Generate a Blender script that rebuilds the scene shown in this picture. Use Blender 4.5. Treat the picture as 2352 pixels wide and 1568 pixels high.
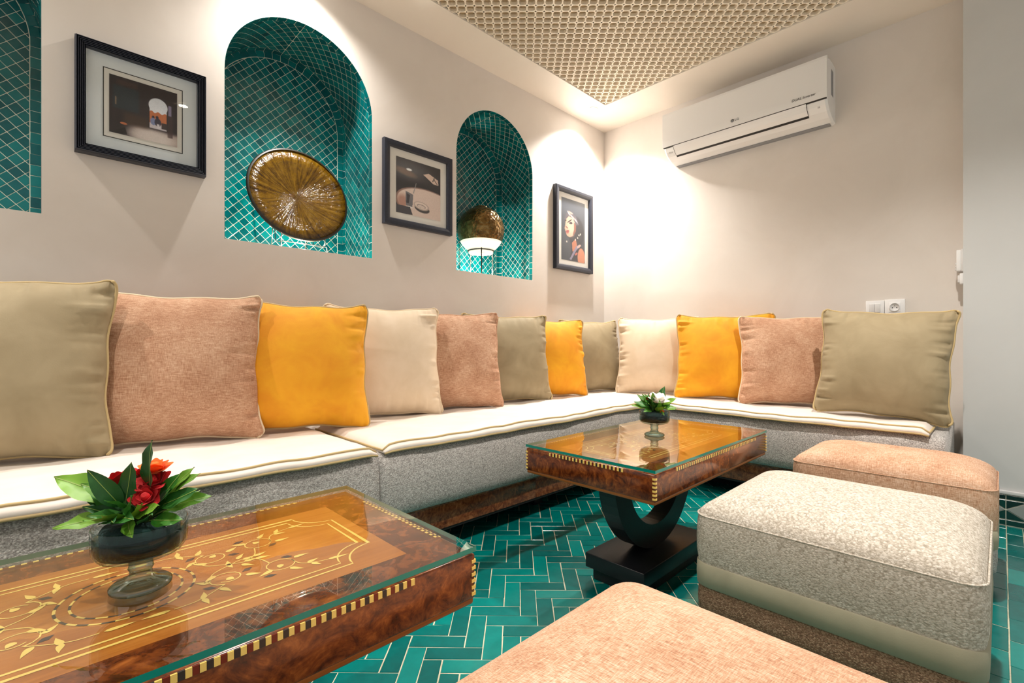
import bpy, bmesh, math, random
import numpy as np
from mathutils import Vector, Matrix
random.seed(7); np.random.seed(7)
for o in list(bpy.data.objects): bpy.data.objects.remove(o)
scn = bpy.context.scene
COL = scn.collection
PI = math.pi
# ------------------------------------------------------------------ camera
CAMH = .86
FPX = 1100.0; HORIZ = 790.0
YAW = math.atan((2300-1176)/FPX)                 # angle of the view from +X
cam = bpy.data.cameras.new('camera'); camo = bpy.data.objects.new('camera', cam); COL.objects.link(camo)
camo.location = (0, 0, CAMH); camo.rotation_euler = (PI/2, 0, YAW-PI/2)
cam.sensor_width = 36; cam.lens = 36*FPX/2352; cam.shift_y = (HORIZ-784)/2352
cam.clip_start = .02; cam.clip_end = 60
scn.camera = camo
# ------------------------------------------------------------------ world and exposure
w = bpy.data.worlds.new('world'); scn.world = w; w.use_nodes = True
bg = w.node_tree.nodes['Background']; bg.inputs[0].default_value = (1.0, .985, .96, 1); bg.inputs[1].default_value = .40
vs = scn.view_settings; vs.view_transform = 'Standard'; vs.look = 'None'; vs.gamma = 1; vs.use_curve_mapping = False
vs.exposure = 0.52
WARM = (1.0, .945, .88)
# recessed ceiling spots: x, y, watts, cone degrees, aim
SPOTS = [(2.99, 2.18, 165, 124, None, 'beside the corner where the two walls meet'),
         (1.95, .12, 150, 122, None, 'between the footstools and the far wall'),
         (.86, 2.20, 58, 136, None, 'above the niche with the plate'),
         (-.75, 2.20, 68, 136, None, 'above the niche at the bench end'),
         (.75, .35, 60, 84, None, 'above the footstools'),
         (-.45, 1.15, 80, 96, None, 'above the end of the inlaid table')]
XW, YW, HC = 3.39, 2.35, 2.646

# ------------------------------------------------------------------ helpers
def lin(c):
    c = c/255.0
    return c/12.92 if c <= .04045 else ((c+.055)/1.055)**2.4
def rgb(r, g, b): return (lin(r), lin(g), lin(b), 1)
def smooth(me, on=True): me.polygons.foreach_set('use_smooth', [on]*len(me.polygons))
def mk(name, verts, faces, m=None, parent=None, sm=False):
    me = bpy.data.meshes.new(name)
    me.from_pydata([tuple(v) for v in verts], [], [tuple(f) for f in faces])
    if sm: smooth(me)
    me.update()
    return link(name, me, m, parent)
def link(name, me, m=None, parent=None):
    o = bpy.data.objects.new(name, me); COL.objects.link(o)
    if m is not None:
        if len(me.materials) == 0: me.materials.append(m)
    if parent is not None: o.parent = parent
    return o
def empty(name, loc=(0, 0, 0), rz=0):
    o = bpy.data.objects.new(name, None); COL.objects.link(o); o.location = loc; o.rotation_euler = (0, 0, rz)
    o.empty_display_size = .05
    return o
def tag(o, label, cat=None, group=None):
    o['label'] = label
    if cat: o['category'] = cat
    if group: o['group'] = group
    return o
def struct(o, label=None):
    o['kind'] = 'structure'
    if label: o['label'] = label
    return o
def copy_tree(o, parent=None):
    c = o.copy(); COL.objects.link(c); c.parent = parent
    for ch in list(o.children): copy_tree(ch, c)
    return c
def boxv(x0, x1, y0, y1, z0, z1):
    v = [(x, y, z) for z in (z0, z1) for y in (y0, y1) for x in (x0, x1)]
    f = [(0, 2, 3, 1), (4, 5, 7, 6), (0, 1, 5, 4), (2, 6, 7, 3), (0, 4, 6, 2), (1, 3, 7, 5)]
    return v, f
def box(name, x0, x1, y0, y1, z0, z1, m, parent=None, bev=0, seg=2):
    v, f = boxv(x0, x1, y0, y1, z0, z1)
    bm = bmesh.new(); vv = [bm.verts.new(p) for p in v]
    for q in f: bm.faces.new([vv[i] for i in q])
    if bev: bmesh.ops.bevel(bm, geom=list(bm.edges), offset=bev, segments=seg, profile=.5, affect='EDGES')
    bmesh.ops.recalc_face_normals(bm, faces=bm.faces)
    me = bpy.data.meshes.new(name); bm.to_mesh(me); bm.free()
    if bev: me.polygons.foreach_set('use_smooth', [True]*len(me.polygons)); me.update()
    o = link(name, me, m, parent)
    return o
def lathe(name, prof, m, parent=None, n=40, loc=(0, 0, 0), sx=1, sy=1):
    V, F = [], []
    k = len(prof)
    for i in range(n):
        a = 2*PI*i/n
        for r, z in prof: V.append((loc[0]+r*math.cos(a)*sx, loc[1]+r*math.sin(a)*sy, loc[2]+z))
    for i in range(n):
        j = (i+1) % n
        for q in range(k-1): F.append((i*k+q, j*k+q, j*k+q+1, i*k+q+1))
    if prof[0][0] < 1e-6 or prof[-1][0] < 1e-6:
        me = bpy.data.meshes.new(name); me.from_pydata(V, [], F)
        bm = bmesh.new(); bm.from_mesh(me); bmesh.ops.remove_doubles(bm, verts=bm.verts, dist=1e-6)
        bmesh.ops.recalc_face_normals(bm, faces=bm.faces); bm.to_mesh(me); bm.free(); smooth(me)
        return link(name, me, m, parent)
    return mk(name, V, F, m, parent, True)
def tubev(pts, r, n=8, closed=False):
    pts = [Vector(p) for p in pts]; N = len(pts); V, F = [], []
    up = None
    rr = r if hasattr(r, '__len__') else [r]*N
    for i in range(N):
        if closed: t = pts[(i+1) % N]-pts[i-1]
        else: t = pts[min(i+1, N-1)]-pts[max(i-1, 0)]
        t.normalize()
        if up is None:
            up = Vector((0, 0, 1)) if abs(t.z) < .9 else Vector((1, 0, 0))
        s = t.cross(up); s.normalize(); up = s.cross(t); up.normalize()
        for k in range(n):
            a = 2*PI*k/n
            V.append(pts[i]+(s*math.cos(a)+up*math.sin(a))*rr[i])
    R = N if closed else N-1
    for i in range(R):
        j = (i+1) % N
        for k in range(n):
            l = (k+1) % n; F.append((i*n+k, i*n+l, j*n+l, j*n+k))
    if not closed:
        F.append(tuple(range(n))[::-1]); F.append(tuple((N-1)*n+k for k in range(n)))
    return V, F
def tube(name, pts, r, m, parent=None, n=8, closed=False):
    V, F = tubev(pts, r, n, closed); return mk(name, V, F, m, parent, True)
class MB:
    def __init__(s): s.V = []; s.F = []
    def add(s, v, f):
        b = len(s.V); s.V += [tuple(p) for p in v]; s.F += [tuple(b+i for i in q) for q in f]
    def build(s, name, m, parent=None, sm=False): return mk(name, s.V, s.F, m, parent, sm)
def project(P):
    fw = (math.cos(YAW), math.sin(YAW)); rt = (math.sin(YAW), -math.cos(YAW))
    z = P[0]*fw[0]+P[1]*fw[1]
    if z < .05: return None
    return (1176+FPX*(P[0]*rt[0]+P[1]*rt[1])/z, HORIZ-FPX*(P[2]-CAMH)/z, z)
def vis_score(P, n):
    q = project(P)
    if q is None or not (-40 < q[0] < 2392 and -40 < q[1] < 1608): return 0
    d = Vector((0, 0, CAMH))-Vector(P); L = d.length
    c = d.normalized().dot(Vector(n))
    return max(c, 0)/(L*L)

# ------------------------------------------------------------------ materials
class NT:
    def __init__(s, name):
        s.m = bpy.data.materials.new(name); s.m.use_nodes = True; s.t = s.m.node_tree; s.n = s.t.nodes; s.l = s.t.links
        s.b = s.n['Principled BSDF']; s.out = s.n['Material Output']
    def new(s, t, **k):
        n = s.n.new(t)
        for a, v in k.items(): setattr(n, a, v)
        return n
    def set(s, node, **k):
        for a, v in k.items(): node.inputs[a.replace('_', ' ')].default_value = v
        return node
    def link(s, a, b): s.l.new(a, b)
    def coord(s, scale=(1, 1, 1), kind='Object', rnd=False, rot=(0, 0, 0)):
        tc = s.new('ShaderNodeTexCoord'); mp = s.new('ShaderNodeMapping')
        mp.inputs['Scale'].default_value = scale; mp.inputs['Rotation'].default_value = rot
        s.link(tc.outputs[kind], mp.inputs['Vector'])
        if rnd:
            oi = s.new('ShaderNodeObjectInfo'); ml = s.new('ShaderNodeMath', operation='MULTIPLY'); ml.inputs[1].default_value = 37
            s.link(oi.outputs['Random'], ml.inputs[0]); s.link(ml.outputs[0], mp.inputs['Location'])
        return mp.outputs[0]
    def noise(s, vec, scale, detail=3, rough=.55, dist=0):
        n = s.new('ShaderNodeTexNoise'); n.inputs['Scale'].default_value = scale; n.inputs['Detail'].default_value = detail
        n.inputs['Roughness'].default_value = rough; n.inputs['Distortion'].default_value = dist
        s.link(vec, n.inputs['Vector']); return n.outputs['Fac']
    def voro(s, vec, scale, feature='F1', out='Distance'):
        n = s.new('ShaderNodeTexVoronoi', feature=feature); n.inputs['Scale'].default_value = scale
        s.link(vec, n.inputs['Vector']); return n.outputs[out]
    def ramp(s, fac, stops, interp='LINEAR'):
        r = s.new('ShaderNodeValToRGB'); cr = r.color_ramp; cr.interpolation = interp
        while len(cr.elements) < len(stops): cr.elements.new(.5)
        for e, (p, c) in zip(cr.elements, stops): e.position = p; e.color = c
        s.link(fac, r.inputs[0]); return r.outputs[0]
    def mix(s, fac, a, b, mode='MIX'):
        n = s.new('ShaderNodeMix', data_type='RGBA', blend_type=mode)
        for i, v in ((0, fac), (6, a), (7, b)):
            if hasattr(v, 'links') or hasattr(v, 'is_linked'): s.link(v, n.inputs[i])
            else: n.inputs[i].default_value = v
        return n.outputs[2]
    def math(s, op, a, b=None):
        n = s.new('ShaderNodeMath', operation=op)
        for i, v in ((0, a), (1, b)):
            if v is None: continue
            if hasattr(v, 'is_linked'): s.link(v, n.inputs[i])
            else: n.inputs[i].default_value = v
        return n.outputs[0]
    def bump(s, h, strength=.3, dist=.01, prev=None):
        b = s.new('ShaderNodeBump'); b.inputs['Strength'].default_value = strength; b.inputs['Distance'].default_value = dist
        s.link(h, b.inputs['Height'])
        if prev is not None: s.link(prev, b.inputs['Normal'])
        return b.outputs[0]
    def fin(s, col=None, rough=None, normal=None, **k):
        if col is not None:
            if hasattr(col, 'is_linked'): s.link(col, s.b.inputs['Base Color'])
            else: s.b.inputs['Base Color'].default_value = col
        if rough is not None:
            if hasattr(rough, 'is_linked'): s.link(rough, s.b.inputs['Roughness'])
            else: s.b.inputs['Roughness'].default_value = rough
        if normal is not None: s.link(normal, s.b.inputs['Normal'])
        for a, v in k.items(): s.b.inputs[a.replace('_', ' ')].default_value = v
        return s.m
def plain(name, c, rough=.5, **k): return NT(name).fin(c, rough, **k)

def m_plaster(name, c1, c2, rough=.55, sc=2.2, bs=.05):
    t = NT(name); v = t.coord(); n = t.noise(v, sc, 5, .6, .6); n2 = t.noise(v, 28, 4)
    return t.fin(t.ramp(n, [(.3, c1), (.7, c2)]), rough, t.bump(t.math('ADD', n, t.math('MULTIPLY', n2, .15)), bs, .02))
M = {}
M['wall'] = m_plaster('wall plaster', rgb(218, 210, 202), rgb(227, 220, 213), .5)
M['ceil'] = m_plaster('ceiling plaster', rgb(232, 222, 210), rgb(236, 228, 217), .5, 1.5, .02)
M['pier'] = m_plaster('pier plaster', rgb(202, 203, 202), rgb(210, 211, 210), .33, 1.2, .03)
M['lattice'] = m_plaster('lattice', rgb(236, 224, 204), rgb(241, 230, 212), .6)
M['lattice_back'] = plain('lattice backing', rgb(172, 152, 122), .8)
M['white'] = plain('white plastic', rgb(238, 238, 238), .25)
M['white2'] = plain('white plastic matt', rgb(220, 219, 218), .45)
M['slot'] = plain('dark slot', rgb(35, 33, 32), .6)
M['greyprint'] = plain('grey print', rgb(140, 142, 146), .5)
def m_tile(name, stops, rough=.12, bs=.25):
    t = NT(name)
    oi = t.new('ShaderNodeObjectInfo'); ge = t.new('ShaderNodeNewGeometry')
    r = t.math('FRACT', t.math('ADD', oi.outputs['Random'], ge.outputs['Random Per Island']))
    v = t.coord((1, 1, 1), rnd=True)
    n = t.noise(v, 22, 4, .6, .4); n2 = t.noise(v, 9, 3)
    f = t.math('ADD', t.math('MULTIPLY', r, .62), t.math('MULTIPLY', n, .38))
    return t.fin(t.ramp(f, stops), t.ramp(n2, [(.3, (rough, rough, rough, 1)), (.75, (rough+.16,)*3+(1,))]),
                 t.bump(t.math('ADD', n2, t.math('MULTIPLY', n, .35)), bs, .004))
M['ftile'] = m_tile('floor zellige', [(.12, rgb(0, 80, 78)), (.4, rgb(0, 104, 100)), (.62, rgb(0, 120, 114)), (.9, rgb(8, 140, 132))], .1)
M['ntile'] = m_tile('niche zellige', [(.1, rgb(0, 72, 78)), (.4, rgb(0, 94, 98)), (.65, rgb(0, 108, 110)), (.95, rgb(6, 126, 126))], .1)
M['dtile'] = m_tile('dark zellige', [(.2, rgb(2, 38, 36)), (.8, rgb(4, 62, 56))], .12)
M['diamond'] = plain('grey diamond tile', rgb(150, 156, 152), .3)
M['grout'] = m_plaster('grout', rgb(224, 220, 200), rgb(238, 235, 220), .9, 30, .2)
M['fgrout'] = m_plaster('floor grout', rgb(182, 176, 150), rgb(214, 207, 182), .9, 30, .2)
# wood
def m_burl(name, c, rough=.16, sc=1.0):
    t = NT(name); v = t.coord((1, 1, 1))
    n = t.noise(v, 16*sc, 7, .65, 2.2); n2 = t.noise(v, 55*sc, 5, .6, 1.2); big = t.noise(v, 5*sc, 2)
    f = t.math('ADD', t.math('MULTIPLY', n, .6), t.math('ADD', t.math('MULTIPLY', n2, .25), t.math('MULTIPLY', big, .2)))
    return t.fin(t.ramp(f, [(.36, c[0]), (.47, c[1]), (.56, c[2]), (.68, c[3])]), rough, Coat_Weight=.25, Coat_Roughness=.08)
M['burl'] = m_burl('burl veneer', (rgb(38, 14, 6), rgb(84, 36, 13), rgb(124, 62, 24), rgb(172, 98, 44)))
M['burl_d'] = m_burl('dark burl veneer', (rgb(58, 24, 12), rgb(108, 52, 26), rgb(142, 80, 44), rgb(176, 112, 68)), .22, 1.6)
def m_veneer():
    t = NT('honey veneer'); v = t.coord((3, 40, 10)); n = t.noise(v, 2.2, 5, .6, .6); n2 = t.noise(t.coord(), 6, 2)
    f = t.math('ADD', t.math('MULTIPLY', n, .5), t.math('MULTIPLY', n2, .5))
    return t.fin(t.ramp(f, [(.3, rgb(150, 84, 30)), (.5, rgb(178, 108, 44)), (.7, rgb(198, 130, 60))]), .22)
M['veneer'] = m_veneer()
M['edge_wood'] = plain('edge wood', rgb(150, 88, 34), .3)
M['inlay'] = plain('lemon inlay', rgb(240, 205, 110), .3)
M['inlay_dark'] = plain('ebony inlay', rgb(48, 40, 36), .35)
M['inlay_red'] = plain('red inlay', rgb(112, 34, 14), .3)
M['black'] = m_plaster('black lacquer', rgb(19, 21, 25), rgb(26, 28, 33), .38, 6, .05)
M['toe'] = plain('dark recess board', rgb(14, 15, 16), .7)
# glass: clear sheet = transparent with fresnel reflection on the outer side
def m_glass(name, tint, rough=.0, ior=1.5, boost=1.0):
    t = NT(name); t.n.remove(t.b)
    tr = t.new('ShaderNodeBsdfTransparent'); tr.inputs[0].default_value = tint
    gl = t.new('ShaderNodeBsdfGlossy'); gl.inputs['Roughness'].default_value = rough
    fr = t.new('ShaderNodeFresnel'); fr.inputs['IOR'].default_value = ior
    ge = t.new('ShaderNodeNewGeometry')
    fac = t.math('MULTIPLY', t.math('MULTIPLY', fr.outputs[0], boost), t.math('SUBTRACT', 1.0, ge.outputs['Backfacing']))
    fac = t.math('MINIMUM', fac, 1.0)
    mx = t.new('ShaderNodeMixShader'); t.link(fac, mx.inputs[0]); t.link(tr.outputs[0], mx.inputs[1]); t.link(gl.outputs[0], mx.inputs[2])
    t.link(mx.outputs[0], t.out.inputs[0]); return t.m
M['glass'] = m_glass('table glass', (.97, .99, .98, 1), ior=1.55, boost=1.9)
M['pglass'] = m_glass('picture glass', (.985, .99, .99, 1), ior=1.4)
def m_bowl():
    t = NT('bowl glass'); t.n.remove(t.b)
    lw_ = t.new('ShaderNodeLayerWeight'); lw_.inputs[0].default_value = .45
    tr = t.new('ShaderNodeBsdfTransparent'); t.link(t.ramp(lw_.outputs['Facing'], [(0, (.95, .97, .96, 1)), (.55, (.84, .90, .88, 1)), (1, (.20, .30, .29, 1))]), tr.inputs[0])
    gl = t.new('ShaderNodeBsdfGlossy'); gl.inputs['Roughness'].default_value = .02
    fr = t.new('ShaderNodeFresnel'); fr.inputs['IOR'].default_value = 1.45; ge = t.new('ShaderNodeNewGeometry')
    mx = t.new('ShaderNodeMixShader'); t.link(t.math('MULTIPLY', fr.outputs[0], t.math('SUBTRACT', 1.0, ge.outputs['Backfacing'])), mx.inputs[0]); t.link(tr.outputs[0], mx.inputs[1]); t.link(gl.outputs[0], mx.inputs[2])
    t.link(mx.outputs[0], t.out.inputs[0]); return t.m
M['bglass'] = m_bowl()
def m_thick():
    t = NT('thick greenish glass'); t.n.remove(t.b)
    lw_ = t.new('ShaderNodeLayerWeight'); lw_.inputs[0].default_value = .5
    tr = t.new('ShaderNodeBsdfTransparent'); t.link(t.ramp(lw_.outputs['Facing'], [(0, (.80, .90, .87, 1)), (.5, (.50, .66, .62, 1)), (1, (.10, .22, .21, 1))]), tr.inputs[0])
    gl = t.new('ShaderNodeBsdfGlossy'); gl.inputs['Roughness'].default_value = .04
    mx = t.new('ShaderNodeMixShader'); t.link(t.math('ADD', t.math('MULTIPLY', lw_.outputs['Fresnel'], .45), .06), mx.inputs[0]); t.link(tr.outputs[0], mx.inputs[1]); t.link(gl.outputs[0], mx.inputs[2])
    t.link(mx.outputs[0], t.out.inputs[0]); return t.m
M['fglass'] = m_thick()
M['glass_edge'] = plain('green glass edge', rgb(12, 132, 118), .12)
M['water'] = m_glass('bowl water', (.45, .62, .60, 1), ior=1.33)
# fabric
def m_chenille(name, cs, sx=30, sy=420, bs=.5):
    t = NT(name); v = t.coord((sx, sy, sx), rnd=True); vx = t.coord((sy, sx, sy), rnd=True); v3 = t.coord((1, 1, 1), rnd=True)
    n = t.noise(v, 1.5, 4, .7); n2 = t.noise(vx, 1.5, 4, .7); n3 = t.noise(v3, 9, 3)
    f = t.math('ADD', t.math('MULTIPLY', n, .46), t.math('ADD', t.math('MULTIPLY', n2, .36), t.math('MULTIPLY', n3, .18)))
    return t.fin(t.ramp(f, [(.37, cs[0]), (.49, cs[1]), (.62, cs[2])]), .9, t.bump(t.math('ADD', n2, n), bs, .003), Sheen_Weight=.04)
PEACH = (rgb(146, 96, 66), rgb(194, 146, 114), rgb(230, 196, 166))
M['peach'] = m_chenille('peach chenille', PEACH)
M['peach_o'] = m_chenille('peach chenille footstool', (rgb(166, 112, 80), rgb(212, 164, 130), rgb(244, 214, 188)), 320, 40, bs=.7)
def m_velvet(name, c1, c2, bs=.12):
    t = NT(name); v = t.coord(rnd=True); n = t.noise(v, 7, 3, .6, .4); n2 = t.noise(v, 260, 2)
    return t.fin(t.ramp(n, [(.3, c1), (.7, c2)]), .75, t.bump(n2, bs, .002), Sheen_Weight=.08, Sheen_Roughness=.4)
M['olive'] = m_velvet('olive velvet', rgb(146, 130, 98), rgb(164, 148, 116))
M['yellow'] = m_velvet('yellow velvet', rgb(226, 146, 6), rgb(240, 172, 22))
M['cream'] = m_velvet('cream velvet', rgb(216, 194, 164), rgb(228, 208, 182))
M['pad'] = m_velvet('pad cotton', rgb(226, 214, 202), rgb(234, 224, 214))
M['pipe_cream'] = plain('cream piping', rgb(226, 204, 172), .8)
M['pipe_olive'] = plain('olive piping', rgb(190, 166, 118), .8)
M['band'] = m_velvet('sage velvet band', rgb(150, 146, 122), rgb(164, 160, 136))
def m_weave(name, cs, sc=170, bs=.5):
    t = NT(name); v = t.coord((1, 1.0, 1.35)); d = t.voro(v, sc, 'SMOOTH_F1'); c = t.voro(v, sc, 'F1', 'Color')
    sep = t.new('ShaderNodeSeparateColor'); t.link(c, sep.inputs[0])
    n = t.noise(v, sc*2.2, 2); n2 = t.noise(v, 9, 2)
    f = t.math('ADD', t.math('MULTIPLY', sep.outputs[0], .38), t.math('ADD', t.math('MULTIPLY', t.math('SUBTRACT', 1.0, d), .34), t.math('ADD', t.math('MULTIPLY', n, .2), t.math('MULTIPLY', n2, .08))))
    return t.fin(t.ramp(f, [(.25, cs[0]), (.5, cs[1]), (.78, cs[2])]), .9, t.bump(t.math('ADD', t.math('SUBTRACT', 1.0, d), t.math('MULTIPLY', n, .5)), bs, .003))
M['tweed'] = m_weave('grey tweed', (rgb(124, 119, 114), rgb(168, 163, 158), rgb(222, 218, 213)), 300)
M['oat'] = m_weave('oatmeal weave', (rgb(152, 141, 124), rgb(188, 178, 163), rgb(222, 214, 202)), 215, .4)
M['brownweave'] = m_weave('brown weave', (rgb(96, 70, 52), rgb(134, 102, 78), rgb(182, 152, 124)), 300)
# ------------------------------------------------------------------ recessed spots (a lamp's light is built with the lamp)
def emis(name, c, s):
    t = NT(name); return t.fin((.8, .8, .8, 1), .5, Emission_Color=c, Emission_Strength=s)
M['lens'] = emis('spot lens', (1, .95, .86, 1), 30)
M['puck'] = emis('puck lens', (1, .97, .85, 1), 25)
for i, (x, y, wt, ang, aim, where) in enumerate(SPOTS):
    e = empty('recessed_spotlight', (x, y, HC))
    tag(e, 'small round recessed ceiling spotlight '+where, 'spotlight', 'recessed ceiling spotlights')
    lathe('trim_ring', [(.030, .004), (.030, -.002), (.040, -.004), (.044, -.001), (.044, .003)], M['white'], e, 32)
    lathe('lens', [(0, -.0005), (.029, -.0005), (.029, .004)], M['lens'], e, 24)
    ld = bpy.data.lights.new('spot', 'SPOT'); ld.energy = wt; ld.color = WARM; ld.spot_size = math.radians(ang); ld.spot_blend = 1.0
    ld.shadow_soft_size = .03
    lo = bpy.data.objects.new('spot_light', ld); COL.objects.link(lo); lo.parent = e; lo.location = (0, 0, -.035)

# ------------------------------------------------------------------ room shell
NICHES = [(-.70, -.005), (.56, 1.255), (1.82, 2.505)]
SILL, NR, ND = 1.317, .346, .35
SPRING = 2.402-NR
def arch_pts(x0, x1, n=40):
    c = (x0+x1)/2; r = (x1-x0)/2
    return [(c-r*math.cos(PI*i/n), SPRING+r*math.sin(PI*i/n)) for i in range(n+1)]
mb = MB()
xs = [-2.6]
for a, b in NICHES: xs += [a, b]
xs.append(XW)
def q(x0, z0, x1, z1): mb.add([(x0, YW, z0), (x1, YW, z0), (x1, YW, z1), (x0, YW, z1)], [(0, 1, 2, 3)])
for i in range(0, len(xs), 2): q(xs[i], 0, xs[i+1], HC+.1)
for a, b in NICHES:
    q(a, 0, b, SILL)
    p = arch_pts(a, b)
    for i in range(len(p)-1):
        mb.add([(p[i][0], YW, p[i][1]), (p[i+1][0], YW, p[i+1][1]), (p[i+1][0], YW, HC+.1), (p[i][0], YW, HC+.1)], [(0, 1, 2, 3)])
# back skin so the wall has depth
mb.add([(-2.6, YW+.45, 0), (XW+.2, YW+.45, 0), (XW+.2, YW+.45, HC+.1), (-2.6, YW+.45, HC+.1)], [(0, 3, 2, 1)])
struct(mb.build('wall_left', M['wall']), 'off-white plaster wall with three tiled arched niches')
struct(box('wall_right', XW, XW+.2, -1.6, YW+.45, 0, HC+.1, M['wall']), 'off-white plaster wall carrying the air conditioner')
pier = struct(box('wall_pier', 3.27, XW+.02, -1.6, .133, 0, HC+.1, M['pier']), 'pale grey wall pier beside the bench end')
# ceiling: flat border around a sunk lattice panel
PX, PY, PXB, PYB = 3.006, 2.074, -1.5, -1.2
mb = MB()
def slab(x0, x1, y0, y1): mb.add(*boxv(x0, x1, y0, y1, HC, HC+.06))
slab(PX, XW, -1.6, YW); slab(-2.6, PX, PY, YW); slab(-2.6, PX, -1.6, PYB); slab(-2.6, PXB, PYB, PY)
ceil = struct(mb.build('ceiling', M['ceil']), 'white ceiling border around the pierced lattice panel')
# lattice of rounded square holes, set at 45 degrees to the walls
P, T = .0465, .0185; LZ = HC+.006
NS = 24
hole = []
for k in range(NS):
    a = 2*PI*(k+.5)/NS; c, s = math.cos(a), math.sin(a)
    e = 3.2; r = .0198/((abs(c)**e+abs(s)**e)**(1/e)); hole.append((r*c, r*s))
sq = []
for k in range(NS):
    a = 2*PI*(k+.5)/NS; c, s = math.cos(a), math.sin(a); r = (P/2)/max(abs(c), abs(s)); sq.append((r*c, r*s))
ca, sa = math.cos(PI/4), math.sin(PI/4)
V, F = [], []
N0 = 90
for i in range(-N0, N0):
    for j in range(-N0, N0):
        lx, ly = (i+.5)*P, (j+.5)*P
        X = 1.6+lx*ca-ly*sa; Y = 1.0+lx*sa+ly*ca
        if not (.35 < X < PX+.03 and -.35 < Y < PY+.03): continue
        b = len(V)
        for ring, zz in ((sq, LZ), (hole, LZ), (hole, LZ+T)):
            for (px_, py_) in ring: V.append((X+px_*ca-py_*sa, Y+px_*sa+py_*ca, zz))
        for k in range(NS):
            l = (k+1) % NS
            F.append((b+k, b+NS+k, b+NS+l, b+l)); F.append((b+NS+k, b+2*NS+k, b+2*NS+l, b+NS+l))
lat = mk('lattice_panel', V, F, M['lattice'], ceil)
lat['label'] = 'cream pierced lattice panel of rounded square holes'
mb = MB(); mb.add(*boxv(-2.6, XW, -1.6, YW, LZ+T-.001, LZ+T+.03)); mb.build('backing_board', M['lattice_back'], ceil)
mb = MB()
mb.add(*boxv(PXB, .36, PYB, PY, LZ, LZ+T)); mb.add(*boxv(.36, PX, PYB, -.34, LZ, LZ+T)); mb.build('outer_lattice_board', M['lattice'], ceil)

# ------------------------------------------------------------------ tiles
def clip_poly(poly, edges):
    for (a, n) in edges:      # keep (p-a).n >= 0
        out = []
        for i in range(len(poly)):
            p, r = poly[i], poly[(i+1) % len(poly)]
            dp = (p[0]-a[0])*n[0]+(p[1]-a[1])*n[1]; dr = (r[0]-a[0])*n[0]+(r[1]-a[1])*n[1]
            if dp >= 0: out.append(p)
            if (dp >= 0) != (dr >= 0):
                t = dp/(dp-dr); out.append((p[0]+(r[0]-p[0])*t, p[1]+(r[1]-p[1])*t))
        poly = out
        if len(poly) < 3: return []
    return poly
def parea(p): return abs(sum(p[i][0]*p[(i+1) % len(p)][1]-p[(i+1) % len(p)][0]*p[i][1] for i in range(len(p))))/2
def shrink(poly, d):
    A = sum(poly[i][0]*poly[(i+1) % len(poly)][1]-poly[(i+1) % len(poly)][0]*poly[i][1] for i in range(len(poly)))
    if A < 0: poly = poly[::-1]
    ed = []
    for i in range(len(poly)):
        a, b = poly[i], poly[(i+1) % len(poly)]; L = math.hypot(b[0]-a[0], b[1]-a[1])
        if L < 1e-6: continue
        n = (-(b[1]-a[1])/L, (b[0]-a[0])/L); ed.append(((a[0]+n[0]*d, a[1]+n[1]*d), n))
    return clip_poly(poly, ed)
def prism_local(poly, h):
    n = len(poly); ins = shrink(poly, .0012) or poly
    if len(ins) != n: ins = poly
    V = [(p[0], p[1], 0) for p in poly]+[(p[0], p[1], h*.7) for p in poly]+[(p[0], p[1], h) for p in ins]
    F = [tuple(range(2*n, 3*n))]
    for i in range(n):
        j = (i+1) % n; F += [(i, j, n+j, n+i), (n+i, n+j, 2*n+j, 2*n+i)]
    return V, F
class TileField:
    """tiles given as 2-D polygons plus a map to space; the largest-looking ones become objects, the rest one mesh"""
    def __init__(s, parent, m, h, jit=.006): s.parent, s.m, s.h, s.jit = parent, m, h, jit; s.items = []; s.shared = {}
    def add(s, poly, fmap, key=None, rot=0):
        """fmap(u, v) -> (origin, eu, ev, n)"""
        c = (sum(p[0] for p in poly)/len(poly), sum(p[1] for p in poly)/len(poly))
        O, eu, ev, n = fmap(*c)
        s.items.append((vis_score(O, n)*parea(poly), poly, c, fmap, key, rot))
    def build(s, limit=300):
        s.items.sort(key=lambda t: -t[0])
        rest = MB(); cnt = 0
        for sc, poly, c, fmap, key, rot in s.items:
            O, eu, ev, n = fmap(*c)
            if sc > 0 and cnt < limit:
                loc = [(p[0]-c[0], p[1]-c[1]) for p in poly]
                if rot: cr, sr = math.cos(-rot), math.sin(-rot); loc = [(x*cr-y*sr, x*sr+y*cr) for x, y in loc]
                if key is not None and key in s.shared: me = s.shared[key]
                else:
                    v, f = prism_local(loc, s.h); me = bpy.data.meshes.new('tile'); me.from_pydata(v, [], f); me.update(); me.materials.append(s.m)
                    if key is not None: s.shared[key] = me
                o = bpy.data.objects.new('tile', me); COL.objects.link(o); o.parent = s.parent
                R = Matrix((eu, ev, n)).transposed()
                if rot: R = R @ Matrix.Rotation(rot, 3, 'Z')
                tl = Matrix.Rotation(random.gauss(0, s.jit), 3, 'X') @ Matrix.Rotation(random.gauss(0, s.jit), 3, 'Y')
                o.matrix_local = Matrix.Translation(O) @ (R @ tl).to_4x4()
                cnt += 1
            else:
                v, f = prism_local(poly, s.h); W = []
                for p in v:
                    O2, a, b, nn = fmap(p[0], p[1]); W.append(O2+nn*p[2])
                rest.add(W, f)
        if rest.V:
            o = rest.build('remaining_tiles', s.m, s.parent); o['kind'] = 'stuff'

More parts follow.
